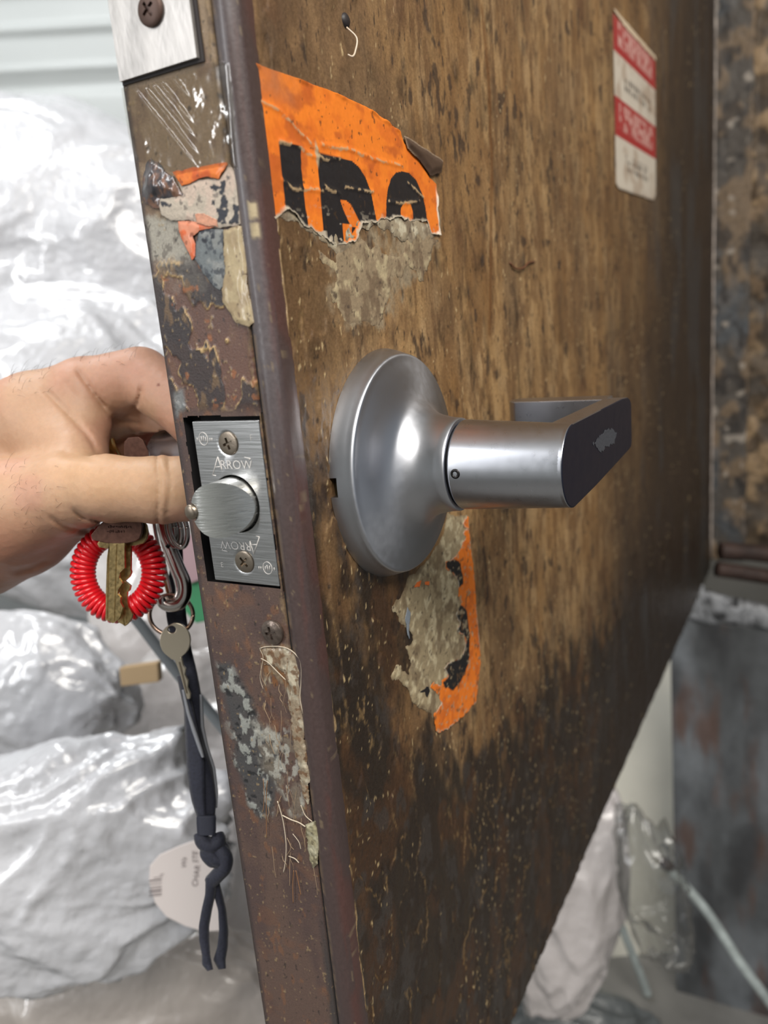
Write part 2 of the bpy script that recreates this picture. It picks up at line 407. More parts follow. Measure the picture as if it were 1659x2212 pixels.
# ---- latch edge
def edge_color(yv, z):
    c = np.repeat(np.array(lin((92, 72, 63)))[None], len(yv), 0)
    n1 = fbm(yv, z, 10, 20, 203, 5); n2 = fbm(yv, z, 4, 6, 205, 4); n3 = fbm(yv, z, 1.6, 2.2, 207, 3)
    c = mix(c, (74, 58, 56), ss(0.4, 0.65, n1)*0.7)
    c = mix(c, (106, 74, 56), ss(0.55, 0.7, fbm(yv, z, 12, 9, 211, 4))*0.45)
    c = mix(c, (126, 84, 54), ss(0.68, 0.76, fbm(yv, z, 3, 6, 213, 4))*0.45)
    hgt = 0.12*(n2-0.5)
    # top: tan paint
    top = ss(6, -4, -(z-92)+(n1-0.5)*26)
    c = mix(c, (142, 122, 98), top*0.9)
    c = mix(c, (110, 88, 72), top*ss(0.5, 0.62, fbm(yv, z, 6, 9, 217, 4))*0.7)
    # primer grey
    def region(px, col, soft=1.0, amp=2.0, k=1.0, sc=3, sd_=1):
        nonlocal c
        P = EP(px); m_ = ss(soft, -soft, polysd(yv, z, P)+(fbm(yv, z, sc, sc, 300+sd_, 4)-0.5)*2*amp)*k
        c = mix(c, col, m_); return m_
    pr = region([(300, 468), (385, 478), (425, 570), (468, 640), (475, 700), (400, 640), (330, 610)], (160, 155, 143), 1.2, 3, 0.95, 4, 1)
    c = mix(c, (92, 84, 76), pr*ss(0.6, 0.68, n3)*0.7)
    dk = region([(345, 640), (480, 600), (500, 680), (520, 720), (440, 745), (345, 735)], (52, 50, 54), 1.5, 5, 0.85, 6, 2)
    gr1 = region([(340, 615), (420, 640), (430, 690), (350, 680)], (78, 70, 64), 1.5, 3, 0.5, 4, 3)
    # flake field 700..900 : maroon islands edged with tan, dark between
    fld = ss(0, 4, z-31)*ss(0, 6, 84-z)
    fl = fbm(yv, z, 9, 12, 221, 4)
    isl = ss(0.49, 0.51, fl)
    c = mix(c, (50, 42, 42), fld*(1-isl)*0.85)
    c = mix(c, (122, 96, 66), fld*ss(0.56, 0.66, fbm(yv, z, 3, 7, 227, 4))*0.6)
    c = mix(c, (100, 70, 58), fld*isl*0.8)
    ed = np.exp(-((fl-0.497)/0.014)**2)*fld*ss(0.38, 0.5, fbm(yv, z, 5, 5, 223, 2))
    c = mix(c, (190, 160, 112), ed)
    c = mix(c, (150, 92, 52), fld*ss(0.70, 0.76, fbm(yv, z, 4, 4, 225, 3))*0.7)
    c = mix(c, (120, 124, 124), ss(1.5, -1, polysd(yv, z, EP([(370, 850), (395, 840), (400, 880), (380, 895)]))+(n2-0.5)*3)*0.85)
    hgt = hgt+fld*(0.35*(1-isl))+ed*0.35
    # rust streak and screw stain below the latch
    rs = ss(3.0, 0.3, polysd(yv, z, EP([(470, 1275), (500, 1320), (525, 1370), (545, 1410)]), True)+(n2-0.5)*4)
    c = mix(c, (132, 90, 60), rs*0.55*ss(0.35, 0.6, n2))
    # grey-white speckled scar
    sc_ = ss(2, -3, polysd(yv, z, EP([(462, 1425), (500, 1420), (530, 1480), (560, 1560), (600, 1580), (610, 1660), (590, 1740), (560, 1770), (530, 1740), (500, 1640)]))+(n1-0.5)*12)
    c = mix(c, (62, 66, 68), sc_*0.8)
    wh = sc_*ss(0.56, 0.62, fbm(yv, z, 3, 4, 231, 4))
    c = mix(c, (150, 152, 146), wh*0.85)
    bk = sc_*ss(0.66, 0.7, fbm(yv, z, 3, 2, 233, 3)); c = mix(c, (28, 28, 30), bk*0.9)
    hgt = hgt+wh*0.35-bk*0.1
    # tan crust strip running down beside the seam
    gp = ss(2.5, -2.5, polysd(yv, z, EP([(550, 1565), (620, 1560), (645, 1640), (650, 1740), (625, 1760), (600, 1690), (565, 1660)]))+(n1-0.5)*10)
    c = mix(c, (120, 110, 96), gp*0.7*ss(0.4, 0.55, n2)); c = mix(c, (164, 162, 152), gp*ss(0.55, 0.62, fbm(yv, z, 2.4, 4, 239, 4))*0.8); hgt = hgt+gp*0.5*n2
    cr = ss(1.6, -0.8, polysd(yv, z, EP([(565, 1395), (640, 1395), (655, 1480), (668, 1640), (680, 1760), (664, 1700), (650, 1640), (640, 1560), (610, 1500), (575, 1500)]))+(n2-0.5)*5)
    c = mix(c, (140, 122, 96), cr*0.7*ss(0.4, 0.55, n2)); c = mix(c, (178, 170, 150), cr*ss(0.58, 0.66, fbm(yv, z, 2, 8, 235, 3))*0.8)
    c = mix(c, (122, 78, 38), cr*ss(0.6, 0.68, fbm(yv, z, 2.5, 5, 237, 3))*0.8)
    hgt = hgt+cr*0.5*n2
    c = mix(c, (54, 52, 52), ss(-150, -185, z)*ss(11, 8, yv+3*(n1-0.5))*0.8)
    # rough crust between plate and rib
    rc = ss(9.5, 7.4, yv+2.5*(n2-0.5))*ss(-60, -30, z)
    c = mix(c, (128, 106, 76), rc*0.75*ss(0.4, 0.6, n3)); c = mix(c, (70, 54, 44), rc*ss(0.55, 0.65, n2)*0.7)
    hgt = hgt+rc*0.5*fbm(yv, z, 1.6, 1.2, 241, 3)
    # dark outer arris
    c = mix(c, (58, 48, 48), ss(42.2, 44.0, yv+1.2*(n2-0.5))*0.8)
    sp = ss(0.79, 0.84, fbm(yv, z, 1.3, 1.6, 251, 2)); c = mix(c, (150, 128, 92), sp*0.6); hgt = hgt+sp*0.15
    c = mix(c, (38, 32, 30), ss(0.80, 0.85, fbm(yv, z, 1.4, 1.9, 253, 2))*0.7)
    ro = 0.55-0.15*fld+0.1*top
    return c, ro, hgt
ys = np.arange(6.8, 45.01, 0.4); ys[-1] = 45.0
zs = np.arange(ZB, ZT, 0.5); zs = np.concatenate([zs[zs < 190], np.arange(190, ZT, 4)])
Y, Z = np.meshgrid(ys, zs, indexing='ij'); yv, z = Y.ravel(), Z.ravel()
c, ro, hg = edge_color(yv, z)
xx = -hg*0.8; xx[yv > 44.6] = 0.6
xx[yv < 6.9] = 1.0
V = np.stack([xx, yv, z], 1); F = grid_quads(len(ys), len(zs))[:, ::-1]
cy = V[F][:, :, 1].mean(1); cz = V[F][:, :, 2].mean(1)
MY0, MY1, MZ0, MZ1 = 7.5, 40.3, -29.6, 30.2
wv = lambda t_, k_: 0.9*(fbm(t_, t_*0+k_, 7, 1, 281+int(k_), 3)-0.5)
hole = (cy > MY0+wv(cz, 1.5)*0.6) & (cy < MY1+wv(cz, 2.5)) & (cz > MZ0+wv(cy, 3.5)) & (cz < MZ1+wv(cy, 4.5))
F = F[~hole]
C = np.concatenate([np.clip(c, 0, 1), np.clip(ro, 0.25, 1)[:, None]], 1)
V, F, C = compact(V, F, C)
mesh_obj('edge_face', V, F, painted('flaking_edge_paint', bump=0.45, scale=1300, var=0.2, coat=0.15), door, C)
# mortise pocket (walls and floor of the recess), dark
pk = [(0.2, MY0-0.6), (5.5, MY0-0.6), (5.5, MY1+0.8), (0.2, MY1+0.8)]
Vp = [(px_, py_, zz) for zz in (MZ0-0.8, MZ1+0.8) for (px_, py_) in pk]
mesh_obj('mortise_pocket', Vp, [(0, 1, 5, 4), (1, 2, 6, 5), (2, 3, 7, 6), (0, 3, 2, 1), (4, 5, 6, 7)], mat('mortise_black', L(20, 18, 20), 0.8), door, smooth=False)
# rounded steel channel that wraps the corner
prof = [(1.6, 6.2), (0.1, 6.0), (-0.35, 5.4)]+[(3.4-4.6*math.cos(a), 2.6-4.6*math.sin(a)) for a in np.linspace(math.radians(-20), math.radians(88), 14)]+[(7.2, -1.6), (10.2, -0.8), (12.5, 0.0), (14, 0.5)]
prof = np.array(prof); zr = np.concatenate([np.arange(ZB+0.5, 190, 0.8), np.arange(190, ZT, 10), [ZT]])
PI_, ZI = np.meshgrid(np.arange(len(prof)), np.arange(len(zr)), indexing='ij')
px_, py_, zz = prof[PI_.ravel(), 0], prof[PI_.ravel(), 1], zr[ZI.ravel()]
s_ = PI_.ravel().astype(float)
wob = 0.35*(fbm(s_*2, zz, 8, 30, 261, 3)-0.5)+0.16*(fbm(s_*2, zz, 4, 1.2, 263, 3)-0.5)*ss(20, 40, zz)*ss(80, 60, zz)
c = np.repeat(np.array(lin((70, 56, 54)))[None], len(s_), 0)
c = mix(c, (92, 86, 88), ss(0.4, 0.65, fbm(s_*2, zz, 10, 60, 265, 3))*ss(-20, 60, zz)*0.8)
c = mix(c, (86, 54, 48), ss(0.45, 0.6, fbm(s_, zz, 5, 30, 267, 4))*ss(9, 13, s_)*0.6)
c = mix(c, (128, 112, 88), ss(0.78, 0.83, fbm(s_*1.5, zz, 3, 5, 269, 3))*0.5)
c = mix(c, (118, 98, 76), ss(4.0, 1.5, s_)*ss(0.45, 0.6, fbm(s_, zz, 4, 3, 271, 4))*0.7)
for pxs in ([(548, 435), (560, 432), (563, 472), (552, 474)], [(548, 486), (562, 484), (566, 508), (552, 512)]):
    q = EP(pxs); m_ = ss(1.0, 0.0, np.abs(zz-q[:, 1].mean())-1.7+1.6*(fbm(s_*2, zz, 3, 3, 275, 3)-0.5))*ss(7, 8.5, s_)*ss(12.5, 11, s_); c = mix(c, (176, 160, 128), m_*0.9)
V = np.stack([px_-wob, py_-wob*0.6, zz], 1)
mesh_obj('corner_channel', V, grid_quads(len(prof), len(zr))[:, ::-1], painted('channel_paint', bump=0.25, scale=700, var=0.12, coat=0.1, spec=0.6), door, np.concatenate([c, np.full((len(c), 1), 0.42)], 1))
recalc(bpy.data.objects['corner_channel'])
mesh_obj('seam_shade_strip', *join([boxvf((0.8, 6.3, (ZB-31)/2), (0.6, 1.0, -31-ZB)), boxvf((0.8, 6.3, 60), (0.6, 1.0, 58))]), mat('seam_black', L(18, 15, 15), 0.8), door, smooth=False)  # black strips painted in for the shade inside the open seam

# ---- walls, floor, frame

FL = -1050.0
wall_white = add_bump(mat('pale_green_white_paint', L(216, 219, 218), 0.5), 6, 0.2, 0.01, stretch=(0.3, 0.3, 3))
def quad(name, P, m, th=20, parent=None, n=None):
    P = np.array(P, float); n = np.cross(P[1]-P[0], P[3]-P[0]) if n is None else np.array(n, float)
    n = n/np.linalg.norm(n); V, F = extrude_outline(P-n*th/2, n, th); return recalc(mesh_obj(name, V, F, m, parent, smooth=False))


# back wall with shallow horizontal corrugations
def wall_back():
    zz = np.linspace(FL, 1700, 420); prof_ = 9*np.exp(-(((zz-760) % 210)-105)**2/300.0)-5*np.exp(-(((zz-840) % 210)-105)**2/900.0)
    a = np.array([-2600, 1150, 2400.0]); Xg, Zi = np.meshgrid(a, np.arange(len(zz)), indexing='ij')
    V = np.stack([Xg.ravel(), 1950-prof_[Zi.ravel()]*0.3, zz[Zi.ravel()]], 1)
    o = mesh_obj('wall_back', V, grid_quads(3, len(zz)), wall_white); so = o.modifiers.new('t', 'SOLIDIFY'); so.thickness = 0.03; so.offset = 0; tag(o, kind='structure')
wall_back()
tag(quad('wall_left', [(-2300, -2300, FL), (-2300, 1950, FL), (-2300, 1950, 1700), (-2300, -2300, 1700)], wall_white, 20, n=(-1, 0, 0)), kind='structure')
tag(quad('ceiling', [(-2300, -2300, 1700), (2400, -2300, 1700), (2400, 1950, 1700), (-2300, 1950, 1700)], mat('ceiling_white', L(220, 220, 216), 0.6), 20, n=(0, 0, 1)), kind='structure')
floor_m = add_bump(mat('grey_concrete', L(118, 116, 112), 0.6), 12, 0.3, 0.004, col_var=0.25)
tag(quad('floor', [(-2600, -2300, FL), (2400, -2300, FL), (2400, 1950, FL), (-2600, 1950, FL)], floor_m, 30, n=(0, 0, 1)), kind='structure')
# frame wall on the hinge side: rough crusted face seen past the door's far edge
def crust(name, y0, y1, z0, z1, xpl, ny, nz_, cols, amp, seed, parent=None):
    yy = np.linspace(y0, y1, ny); zz = np.linspace(z0, z1, nz_); Yg, Zg = np.meshgrid(yy, zz, indexing='ij'); a, b = Yg.ravel(), Zg.ravel()
    n = fbm(a, b, 26, 30, seed, 5); n2 = fbm(a, b, 60, 90, seed+5, 4)
    c = np.repeat(np.array(lin(cols[0]))[None], len(a), 0)
    c = mix(c, cols[1], ss(0.47, 0.57, n)); c = mix(c, cols[2], ss(0.5, 0.62, n2)*0.7); c = mix(c, cols[3], ss(0.48, 0.36, fbm(a, b, 14, 22, seed+9, 4))*0.8)
    c = mix(c, cols[4], ss(0.70, 0.76, fbm(a, b, 20, 20, seed+13, 3))*0.8)
    V = np.stack([xpl-amp*(n+0.5*n2), a, b], 1)
    Cc = np.concatenate([c, np.full((len(c), 1), 0.6)], 1)
    o = mesh_obj(name, V, grid_quads(ny, nz_)[:, ::-1], painted('crusted_wall', bump=0.4, scale=120, var=0.25, bdist=0.003), parent, Cc)
    so = o.modifiers.new('t', 'SOLIDIFY'); so.thickness = 0.02; so.offset = -1; return o
tag(crust('wall_right', -1600, -24, -352, 1200, 1075, 420, 420, [(92, 78, 62), (150, 126, 96), (70, 66, 62), (52, 42, 34), (126, 104, 80)], 14, 401), kind='structure')
tag(crust('trim_1', -46, 1.5, -350, 620, 1053, 26, 330, [(84, 78, 72), (120, 102, 82), (80, 86, 92), (48, 44, 42), (170, 160, 148)], 5, 431), 'grimy metal frame strip beside the hinge edge', kind='structure')
# pale arris of the frame strip
bm_ = tube(np.stack([1045+1.5*np.sin(np.arange(40)), np.full(40, 0.8), np.linspace(-345, 620, 40)], 1), 3.2, 8)
tag(mesh_obj('trim_2', *bm_, add_bump(mat('worn_arris', L(170, 158, 148), 0.5), 60, 0.5, 0.002, col_var=0.5)), kind='structure')

# ================================================================== LOCKSET
nickel = mat('satin_nickel', L(186, 188, 194), 0.29, 1.0)
rose_nickel = mat('satin_nickel_turned', L(186, 188, 194), 0.34, 1.0, Anisotropic=0.75)
tg_ = node(rose_nickel, 'ShaderNodeTangent', direction_type='RADIAL', axis='Y'); lk(rose_nickel, tg_.outputs[0], rose_nickel.node_tree.nodes['Principled BSDF'].inputs['Tangent'])
add_bump(rose_nickel, 300, 0.05, 0.0001, rough_var=0.05)
add_bump(nickel, 350, 0.05, 0.0001, rough_var=0.05)
nickel_face = add_bump(mat('dark_reflection_nickel', L(22, 25, 38), 0.34, 0.0, Specular_IOR_Level=0.25), 160, 0.04, 0.0002, rough_var=0.08)
steel = add_bump(mat('brushed_steel', L(196, 196, 196), 0.30, 1.0), 500, 0.25, 0.0002, stretch=(1, 0.12, 3), rough_var=0.08)
bolt_m = add_bump(mat('brushed_bolt', L(214, 214, 210), 0.30, 1.0), 500, 0.28, 0.0003, stretch=(0.6, 0.25, 3), rough_var=0.1)
dull = add_bump(mat('dull_screw', L(150, 138, 124), 0.36, 1.0), 900, 0.2, 0.0002)
black = mat('black_gap', L(14, 13, 14), 0.7)

def cut(o, cutters):
    for i, cvf in enumerate(cutters):
        me = bpy.data.meshes.new('c'); V, F = cvf
        off = np.zeros(3); p = o.parent
        while p is not None: off = off+np.array(p.location); p = p.parent
        me.from_pydata([tuple(v) for v in (np.asarray(V)*S-off)], [], [tuple(int(a) for a in q) for q in F]); me.update()
        co = bpy.data.objects.new('cutter', me); COL.objects.link(co); co.parent = o.parent; recalc(co)
        md = o.modifiers.new('b', 'BOOLEAN'); md.operation = 'DIFFERENCE'; md.solver = 'EXACT'; md.object = co
        bpy.context.view_layer.update()
        new = bpy.data.meshes.new_from_object(o.evaluated_get(bpy.context.evaluated_depsgraph_get()))
        o.modifiers.clear(); m0 = o.data.materials[0]; old = o.data; new.name = old.name+'_m'; o.data = new
        new.materials.clear(); new.materials.append(m0)
        bpy.data.objects.remove(co); bpy.data.meshes.remove(me); bpy.data.meshes.remove(old)
    return o
def smooth_angle(o, deg=35):
    me = o.data; me.polygons.foreach_set('use_smooth', np.ones(len(me.polygons), bool))
    bm = bmesh.new(); bm.from_mesh(me)
    for e in bm.edges:
        e.smooth = not (len(e.link_faces) == 2 and e.calc_face_angle(0) > math.radians(deg))
    bm.to_mesh(me); bm.free(); return o

lock = empty('lever_lockset', (70, 0, 0))
tag(lock, 'satin nickel lever handle with a round dished rose on the grimy door face', 'door handle')
def rose(side, m):
    # side -1: viewer's face, +1: far face
    pr = [(40, 0.2), (45.3, 0.2), (45.5, 0.5), (45.0, 2.5), (43.9, 5.8), (43.3, 7.4)]+[(43.3-1.6*(1-math.cos(a)), 7.4+1.6*math.sin(a)) for a in np.linspace(0.45, math.pi/2, 5)]
    pr += [(39.5, 9.6), (37, 10.5), (33.5, 11.3), (30, 12.2), (27.5, 13.1), (25.2, 14.3), (23.2, 15.9), (21.6, 17.9), (20.3, 20.2), (19.3, 22.8), (18.6, 25.6), (18.1, 28.4), (17.9, 31.2), (17.5, 31.9), (16.6, 32.1), (12, 32.1)]
    c0 = np.array([70, 0 if side < 0 else T, 0.0])
    V, F = lathe(pr, c0, (0, side, 0), 128)
    if side < 0:   # small pry slot in the rim
        V = np.array(V); dx = V-c0; ang = np.degrees(np.arctan2(dx[:, 2], -dx[:, 0])); hgt = -dx[:, 1]
    o = recalc(mesh_obj('rose', V, F, m, lock)); smooth_angle(o, 28)
    if side < 0:
        cut(o, [boxvf((25.5, -1.0, 0.4), (9, 4.0, 7.0))]); smooth_angle(o, 28)
    return o
rose(-1, rose_nickel)
mesh_obj('rose_backing', *lathe([(0, 0.1), (42.3, 0.1), (42.3, 6.0), (30, 8.5), (0, 8.5)], (70, 0, 0), (0, -1, 0), 64), mat('dark_brass_backing', L(84, 74, 52), 0.5, 0.6), lock)
def lever(side):
    y0 = 0 if side < 0 else T
    Y = lambda h: y0+side*h
    pr = [(10, 32.6), (16.0, 32.6), (16.9, 33.0), (17.1, 33.6), (17.0, 36), (16.5, 46), (15.9, 58), (15.3, 70), (15.05, 74.4), (10, 74.4)]
    a = lathe(pr, (70, y0, 0), (0, side, 0), 96, True, True)
    out = [(70+15.1*math.cos(t), 15.1*math.sin(t)) for t in np.linspace(math.radians(90), math.radians(270), 40)]
    out += [(100, -14.1), (135, -12.2), (158, -10.9), (162.2, -10.3), (163.6, -9.0), (164, -7.0), (164, 7.5), (163.6, 9.6), (161.5, 11.6), (157.5, 12.9), (147, 13.7), (110, 14.4)]
    out = out[::-1]
    P = [(x_, Y(75.2-4.6), z_) for x_, z_ in out]
    b = extrude_outline(P, (0, side, 0), 9.2)
    ret = [(150.5, Y(67)), (164, Y(67)), (164, Y(26)), (162.8, Y(22.5)), (159.5, Y(20.6)), (155, Y(20.3)), (151.8, Y(21.8)), (150.5, Y(25))]
    P2 = [(x_, yy, 1.6) for x_, yy in ret]
    c = extrude_outline(P2, (0, 0, 1), 23.4)
    o = recalc(mesh_obj('lever', *join([a, b, c]), nickel, lock))
    md = o.modifiers.new('bv', 'BEVEL'); md.width = 0.9*S; md.segments = 3; md.limit_method = 'ANGLE'; md.angle_limit = math.radians(35)
    wn = o.modifiers.new('wn', 'WEIGHTED_NORMAL')
    return o
lv = lever(-1)
# the flat outer face has its dark reflection painted in as base colour
lv.data.materials.append(nickel_face)
for p in lv.data.polygons:
    if p.normal.y < -0.99 and p.center.y < -0.07: p.material_index = 1
mesh_obj('lever_gap', *lathe([(15.6, 31.8), (15.6, 33.4)], (70, 0, 0), (0, -1, 0), 64), black, lock)
s1 = mesh_obj('set_screw', *lathe([(0, -0.4), (0.9, -0.4), (0.9, 0.3), (1.7, 0.25), (1.9, -0.1), (1.9, -0.8)], (70-16.95, -36.2, 0), (-1, 0, 0.0), 24), mat('set_screw_dark', L(60, 58, 58), 0.4, 1.0), lock)
s1['label'] = 'tiny dark set screw'
rose(1, nickel); lever(1)
scuffs = []

# ---- latch in the edge
lat = empty('spring_latch', (0, 22.1, 0))
tag(lat, 'brushed steel latch plate with a protruding slanted bolt, set in the door edge', 'latch')
pl = mesh_obj('faceplate', *boxvf((0.9, 22.1, 0), (2.4, 28.6, 57.2)), steel, lat, smooth=False)
YB = 22.3
cone = lambda y_, z_: lathe([(0.01, 1.9), (2.4, 1.9), (4.9, -0.32), (4.9, -3), (0.01, -3)], (0, y_, z_), (1, 0, 0), 40)
cyl = lambda r_, y_, z_: lathe([(r_, -4), (r_, 5)], (0, y_, z_), (1, 0, 0), 64, True, True)
cut(pl, [cyl(10.1, YB, 0), lathe([(2.4, 5), (2.4, 1.5), (5.1, -0.4), (5.1, -3)], (0, 22.1, 20.9), (1, 0, 0), 40, True, True),
         lathe([(2.4, 5), (2.4, 1.5), (5.1, -0.4), (5.1, -3)], (0, 22.1, -20.9), (1, 0, 0), 40, True, True)])
bevel(pl, 0.45, 3, 50)
mesh_obj('latch_bore', *lathe([(0.01, 4.0), (12, 4.0)], (0, YB, 0), (1, 0, 0), 40), black, lat)
def bolt():
    R = 9.45; n = 44; V = []; F = []
    def hx(yy):
        s = (yy-(YB-R))/(2*R)                       # 0 at the door-face side, 1 at the far side
        return 1.6+10.2*(1-(1-min(1, s*1.12))**1.9)
    ns, nr = 96, 26
    ang = np.linspace(0, 2*np.pi, ns, endpoint=False)
    def ring(rad):
        out = []
        for a_ in ang:
            yy = rad*math.cos(a_); zz = rad*math.sin(a_)
            # bite for the guard pin
            dy, dz = yy-(R+0.3), zz+0.2; dn = math.hypot(dy, dz); rb = 3.3
            if dn < rb:
                k = rb/max(dn, 1e-6); yy = R+0.3+dy*k if yy < R+0.3 else yy; zz = -0.2+dz*k
            out.append((yy, zz))
        return out
    rad = np.linspace(0, R, nr); V.append((-hx(YB), YB, 0))
    for rr in rad[1:]:
        for (yy, zz) in ring(rr): V.append((-hx(YB+yy), YB+yy, zz))
    for (yy, zz) in ring(R): V.append((3.5, YB+yy, zz))
    m_ = nr
    for k in range(ns): F.append((0, 1+k, 1+(k+1) % ns))
    for i in range(m_-1):
        for k in range(ns):
            a_ = 1+i*ns+k; b_ = 1+i*ns+(k+1) % ns; F.append((a_, a_+ns, b_+ns, b_))
    o = recalc(mesh_obj('bolt', V, F, bolt_m, lat)); smooth_angle(o, 40)
    md = o.modifiers.new('bv', 'BEVEL'); md.width = 0.35*S; md.segments = 2; md.limit_method = 'ANGLE'; md.angle_limit = math.radians(45)
    return o
bolt()
mesh_obj('guard_pin', *lathe([(2.6, -3), (2.6, 12.2), (2.4, 12.8), (1.6, 13.1), (0.01, 13.1)], (0, 31.7, -0.2), (-1, 0, 0), 32), dull, lat)
def screw(name, c, axis, r_, parent, m, pan=0.0, cross=True, slot=0.42, rot=0.3):
    axis = np.array(axis, float)
    pr = [(0.01, -1.2), (r_*0.8, -1.2), (r_, -0.4 if pan == 0 else -0.2), (r_, 0.05+pan*0.4)]+[(r_*math.cos(t), pan*0.4+0.05+(0.25+pan*0.6)*math.sin(t)) for t in np.linspace(0.15, 1.5, 7)]+[(0.01, pan+0.32)]
    o = recalc(mesh_obj(name, *lathe(pr, c, axis, 40), m, parent))
    if cross:
        u = np.cross(axis, (0, 0, 1.0)); u /= np.linalg.norm(u); w_ = np.cross(axis, u)
        u2 = math.cos(rot)*u+math.sin(rot)*w_; w2 = -math.sin(rot)*u+math.cos(rot)*w_; A = np.stack([u2, w2, axis], 1)
        top = np.asarray(c)+axis*(pan+0.5)
        cut(o, [boxvf(top, (r_*1.05, r_*0.24, 2.4), A), boxvf(top, (r_*0.24, r_*1.05, 2.4), A)])
    smooth_angle(o, 30); return o
screw('screw', (-0.05, 22.1, 20.9), (-1, 0, 0), 3.95, lat, dull)
screw('screw', (-0.05, 22.1, -20.9), (-1, 0, 0), 3.95, lat, dull, rot=0.75)
etch = mat('etched_mark', L(204, 200, 196), 0.5, 0.0)
def text_mesh(s, size, origin, right, up, m, parent, name, th=0.06, shear=0.0, sx=1.0, font_off=0.0):
    cu = bpy.data.curves.new('t', 'FONT'); cu.body = s; cu.size = 1.0; cu.align_x = 'CENTER'; cu.align_y = 'CENTER'; cu.shear = shear; cu.extrude = 0.0; cu.resolution_u = 3; cu.offset = font_off
    to = bpy.data.objects.new('t', cu); COL.objects.link(to); bpy.context.view_layer.update()
    me = bpy.data.meshes.new_from_object(to.evaluated_get(bpy.context.evaluated_depsgraph_get()))
    bpy.data.objects.remove(to); bpy.data.curves.remove(cu)
    right = np.array(right, float); up = np.array(up, float); n = np.cross(right, up)
    V = np.array([v.co for v in me.vertices]); F = [tuple(p.vertices) for p in me.polygons]; bpy.data.meshes.remove(me)
    W = np.asarray(origin)+V[:, :1]*size*sx*right+V[:, 1:2]*size*up+n*th/2
    return mesh_obj(name, W, F, m, parent, smooth=False)
XE = -0.40
rt, upv = (0, -1, 0), (0, 0, 1)
text_mesh('RROW', 4.3, (XE, 19.6, 13.6), rt, upv, etch, lat, 'maker_lettering', font_off=-0.005, sx=1.05)
text_mesh('RROW', 4.3, (XE, 24.6, -14.8), (0, 1, 0), (0, 0, -1), etch, lat, 'maker_lettering', font_off=-0.005, sx=1.05)
def strokes(name, segs, w_, m, parent, x0=XE):
    parts = []
    for (a, b) in segs:
        a = np.array([x0, *a]); b = np.array([x0, *b]); parts.append(tube([a, b], w_/2, 6))
    return mesh_obj(name, *join(parts), m, parent)
for sgn in (1, -1):
    q = lambda y_, z_: (22.1-sgn*y_, sgn*(z_+(0.6 if sgn > 0 else 1.8)*(z_ < 18)))
    strokes('maker_lettering', [(q(-8.4, 9.4), q(-5.0, 15.8)), (q(-5.0, 15.8), q(-4.0, 11.2)), (q(6.4, 15.7), q(8.9, 15.3)), (q(8.9, 15.3), q(8.2, 14.6)), (q(-8.4, 9.4), q(-7.0, 9.2)), (q(-6.9, 12.2), q(-4.4, 12.4))], 0.28, etch, lat)
    cc = q(-10.2, 22.6 if sgn > 0 else 22.2)
    th_ = np.linspace(0, 2*np.pi, 25)
    strokes('approval_mark', [((cc[0]+1.9*math.cos(a), cc[1]+2.2*math.sin(a)), (cc[0]+1.9*math.cos(b), cc[1]+2.2*math.sin(b))) for a, b in zip(th_[:-1], th_[1:])]
            + [((cc[0]-sgn*0.2, cc[1]+1), (cc[0]+sgn*0.1, cc[1]-1)), ((cc[0]+sgn*0.9, cc[1]+0.9), (cc[0]+sgn*0.8, cc[1]-0.9)), ((cc[0]-sgn*0.9, cc[1]+.6), (cc[0]-sgn*1.0, cc[1]-1.0)), ((cc[0]+sgn*2.8, cc[1]-.8), (cc[0]+sgn*2.8, cc[1]+.4)), ((cc[0]-sgn*2.9, cc[1]-.8), (cc[0]-sgn*2.9, cc[1]+.3)), ((cc[0]-sgn*3.7, cc[1]-.8), (cc[0]-sgn*3.7, cc[1]+.3))], 0.22, etch, lat)
text_mesh('F', 3.0, (XE, 11.6, 22.8), rt, upv, etch, lat, 'fire_mark', font_off=-0.02)
text_mesh('E', 2.6, (XE, 32.0, -22.6), rt, upv, etch, lat, 'fire_mark', font_off=-0.02)

# ---- upper plate and loose edge screw
up_ = empty('strike_guard_plate', (0, 28, 160)); tag(up_, 'scratched bright metal plate screwed to the top of the door edge', 'metal plate')
mesh_obj('plate', *extrude_outline([(-1.3, 12.4, 136.2), (-1.3, 44.0, 136.0), (-1.3, 43.6, 300), (-1.3, 12.0, 300)], (1, 0, 0), 1.4), add_bump(mat('scratched_aluminium', L(188, 184, 180), 0.42, 0.85), 160, 0.5, 0.0004, stretch=(1, 1, 0.5), rough_var=0.15, col_var=0.16), up_, smooth=False)
mesh_obj('shadow_rim', *boxvf((-0.25, 27.6, 217.6), (0.9, 33.4, 165)), mat('rim_shadow_dark', L(44, 38, 38), 0.7), up_, smooth=False)  # dark slab standing in for the shadow line around the plate
screw('screw', (-2.4, 27.0, 151.9), (-1, 0, 0), 4.6, up_, mat('brown_screw', L(88, 68, 60), 0.5, 0.4), pan=1.2, rot=0.6)['label'] = 'rusty brown pan head screw'
s2 = empty('edge_screw', (0, 13.2, -45.5)); tag(s2, 'old dull pan head screw half painted over in the door edge below the latch', 'screw')
screw('screw_head', (-0.3, 13.2, -45.8), (-1, 0, 0), 4.5, s2, add_bump(mat('grimy_screw', L(112, 100, 92), 0.32, 0.7), 500, 0.6, 0.0004, col_var=0.3), pan=1.5, rot=0.2)

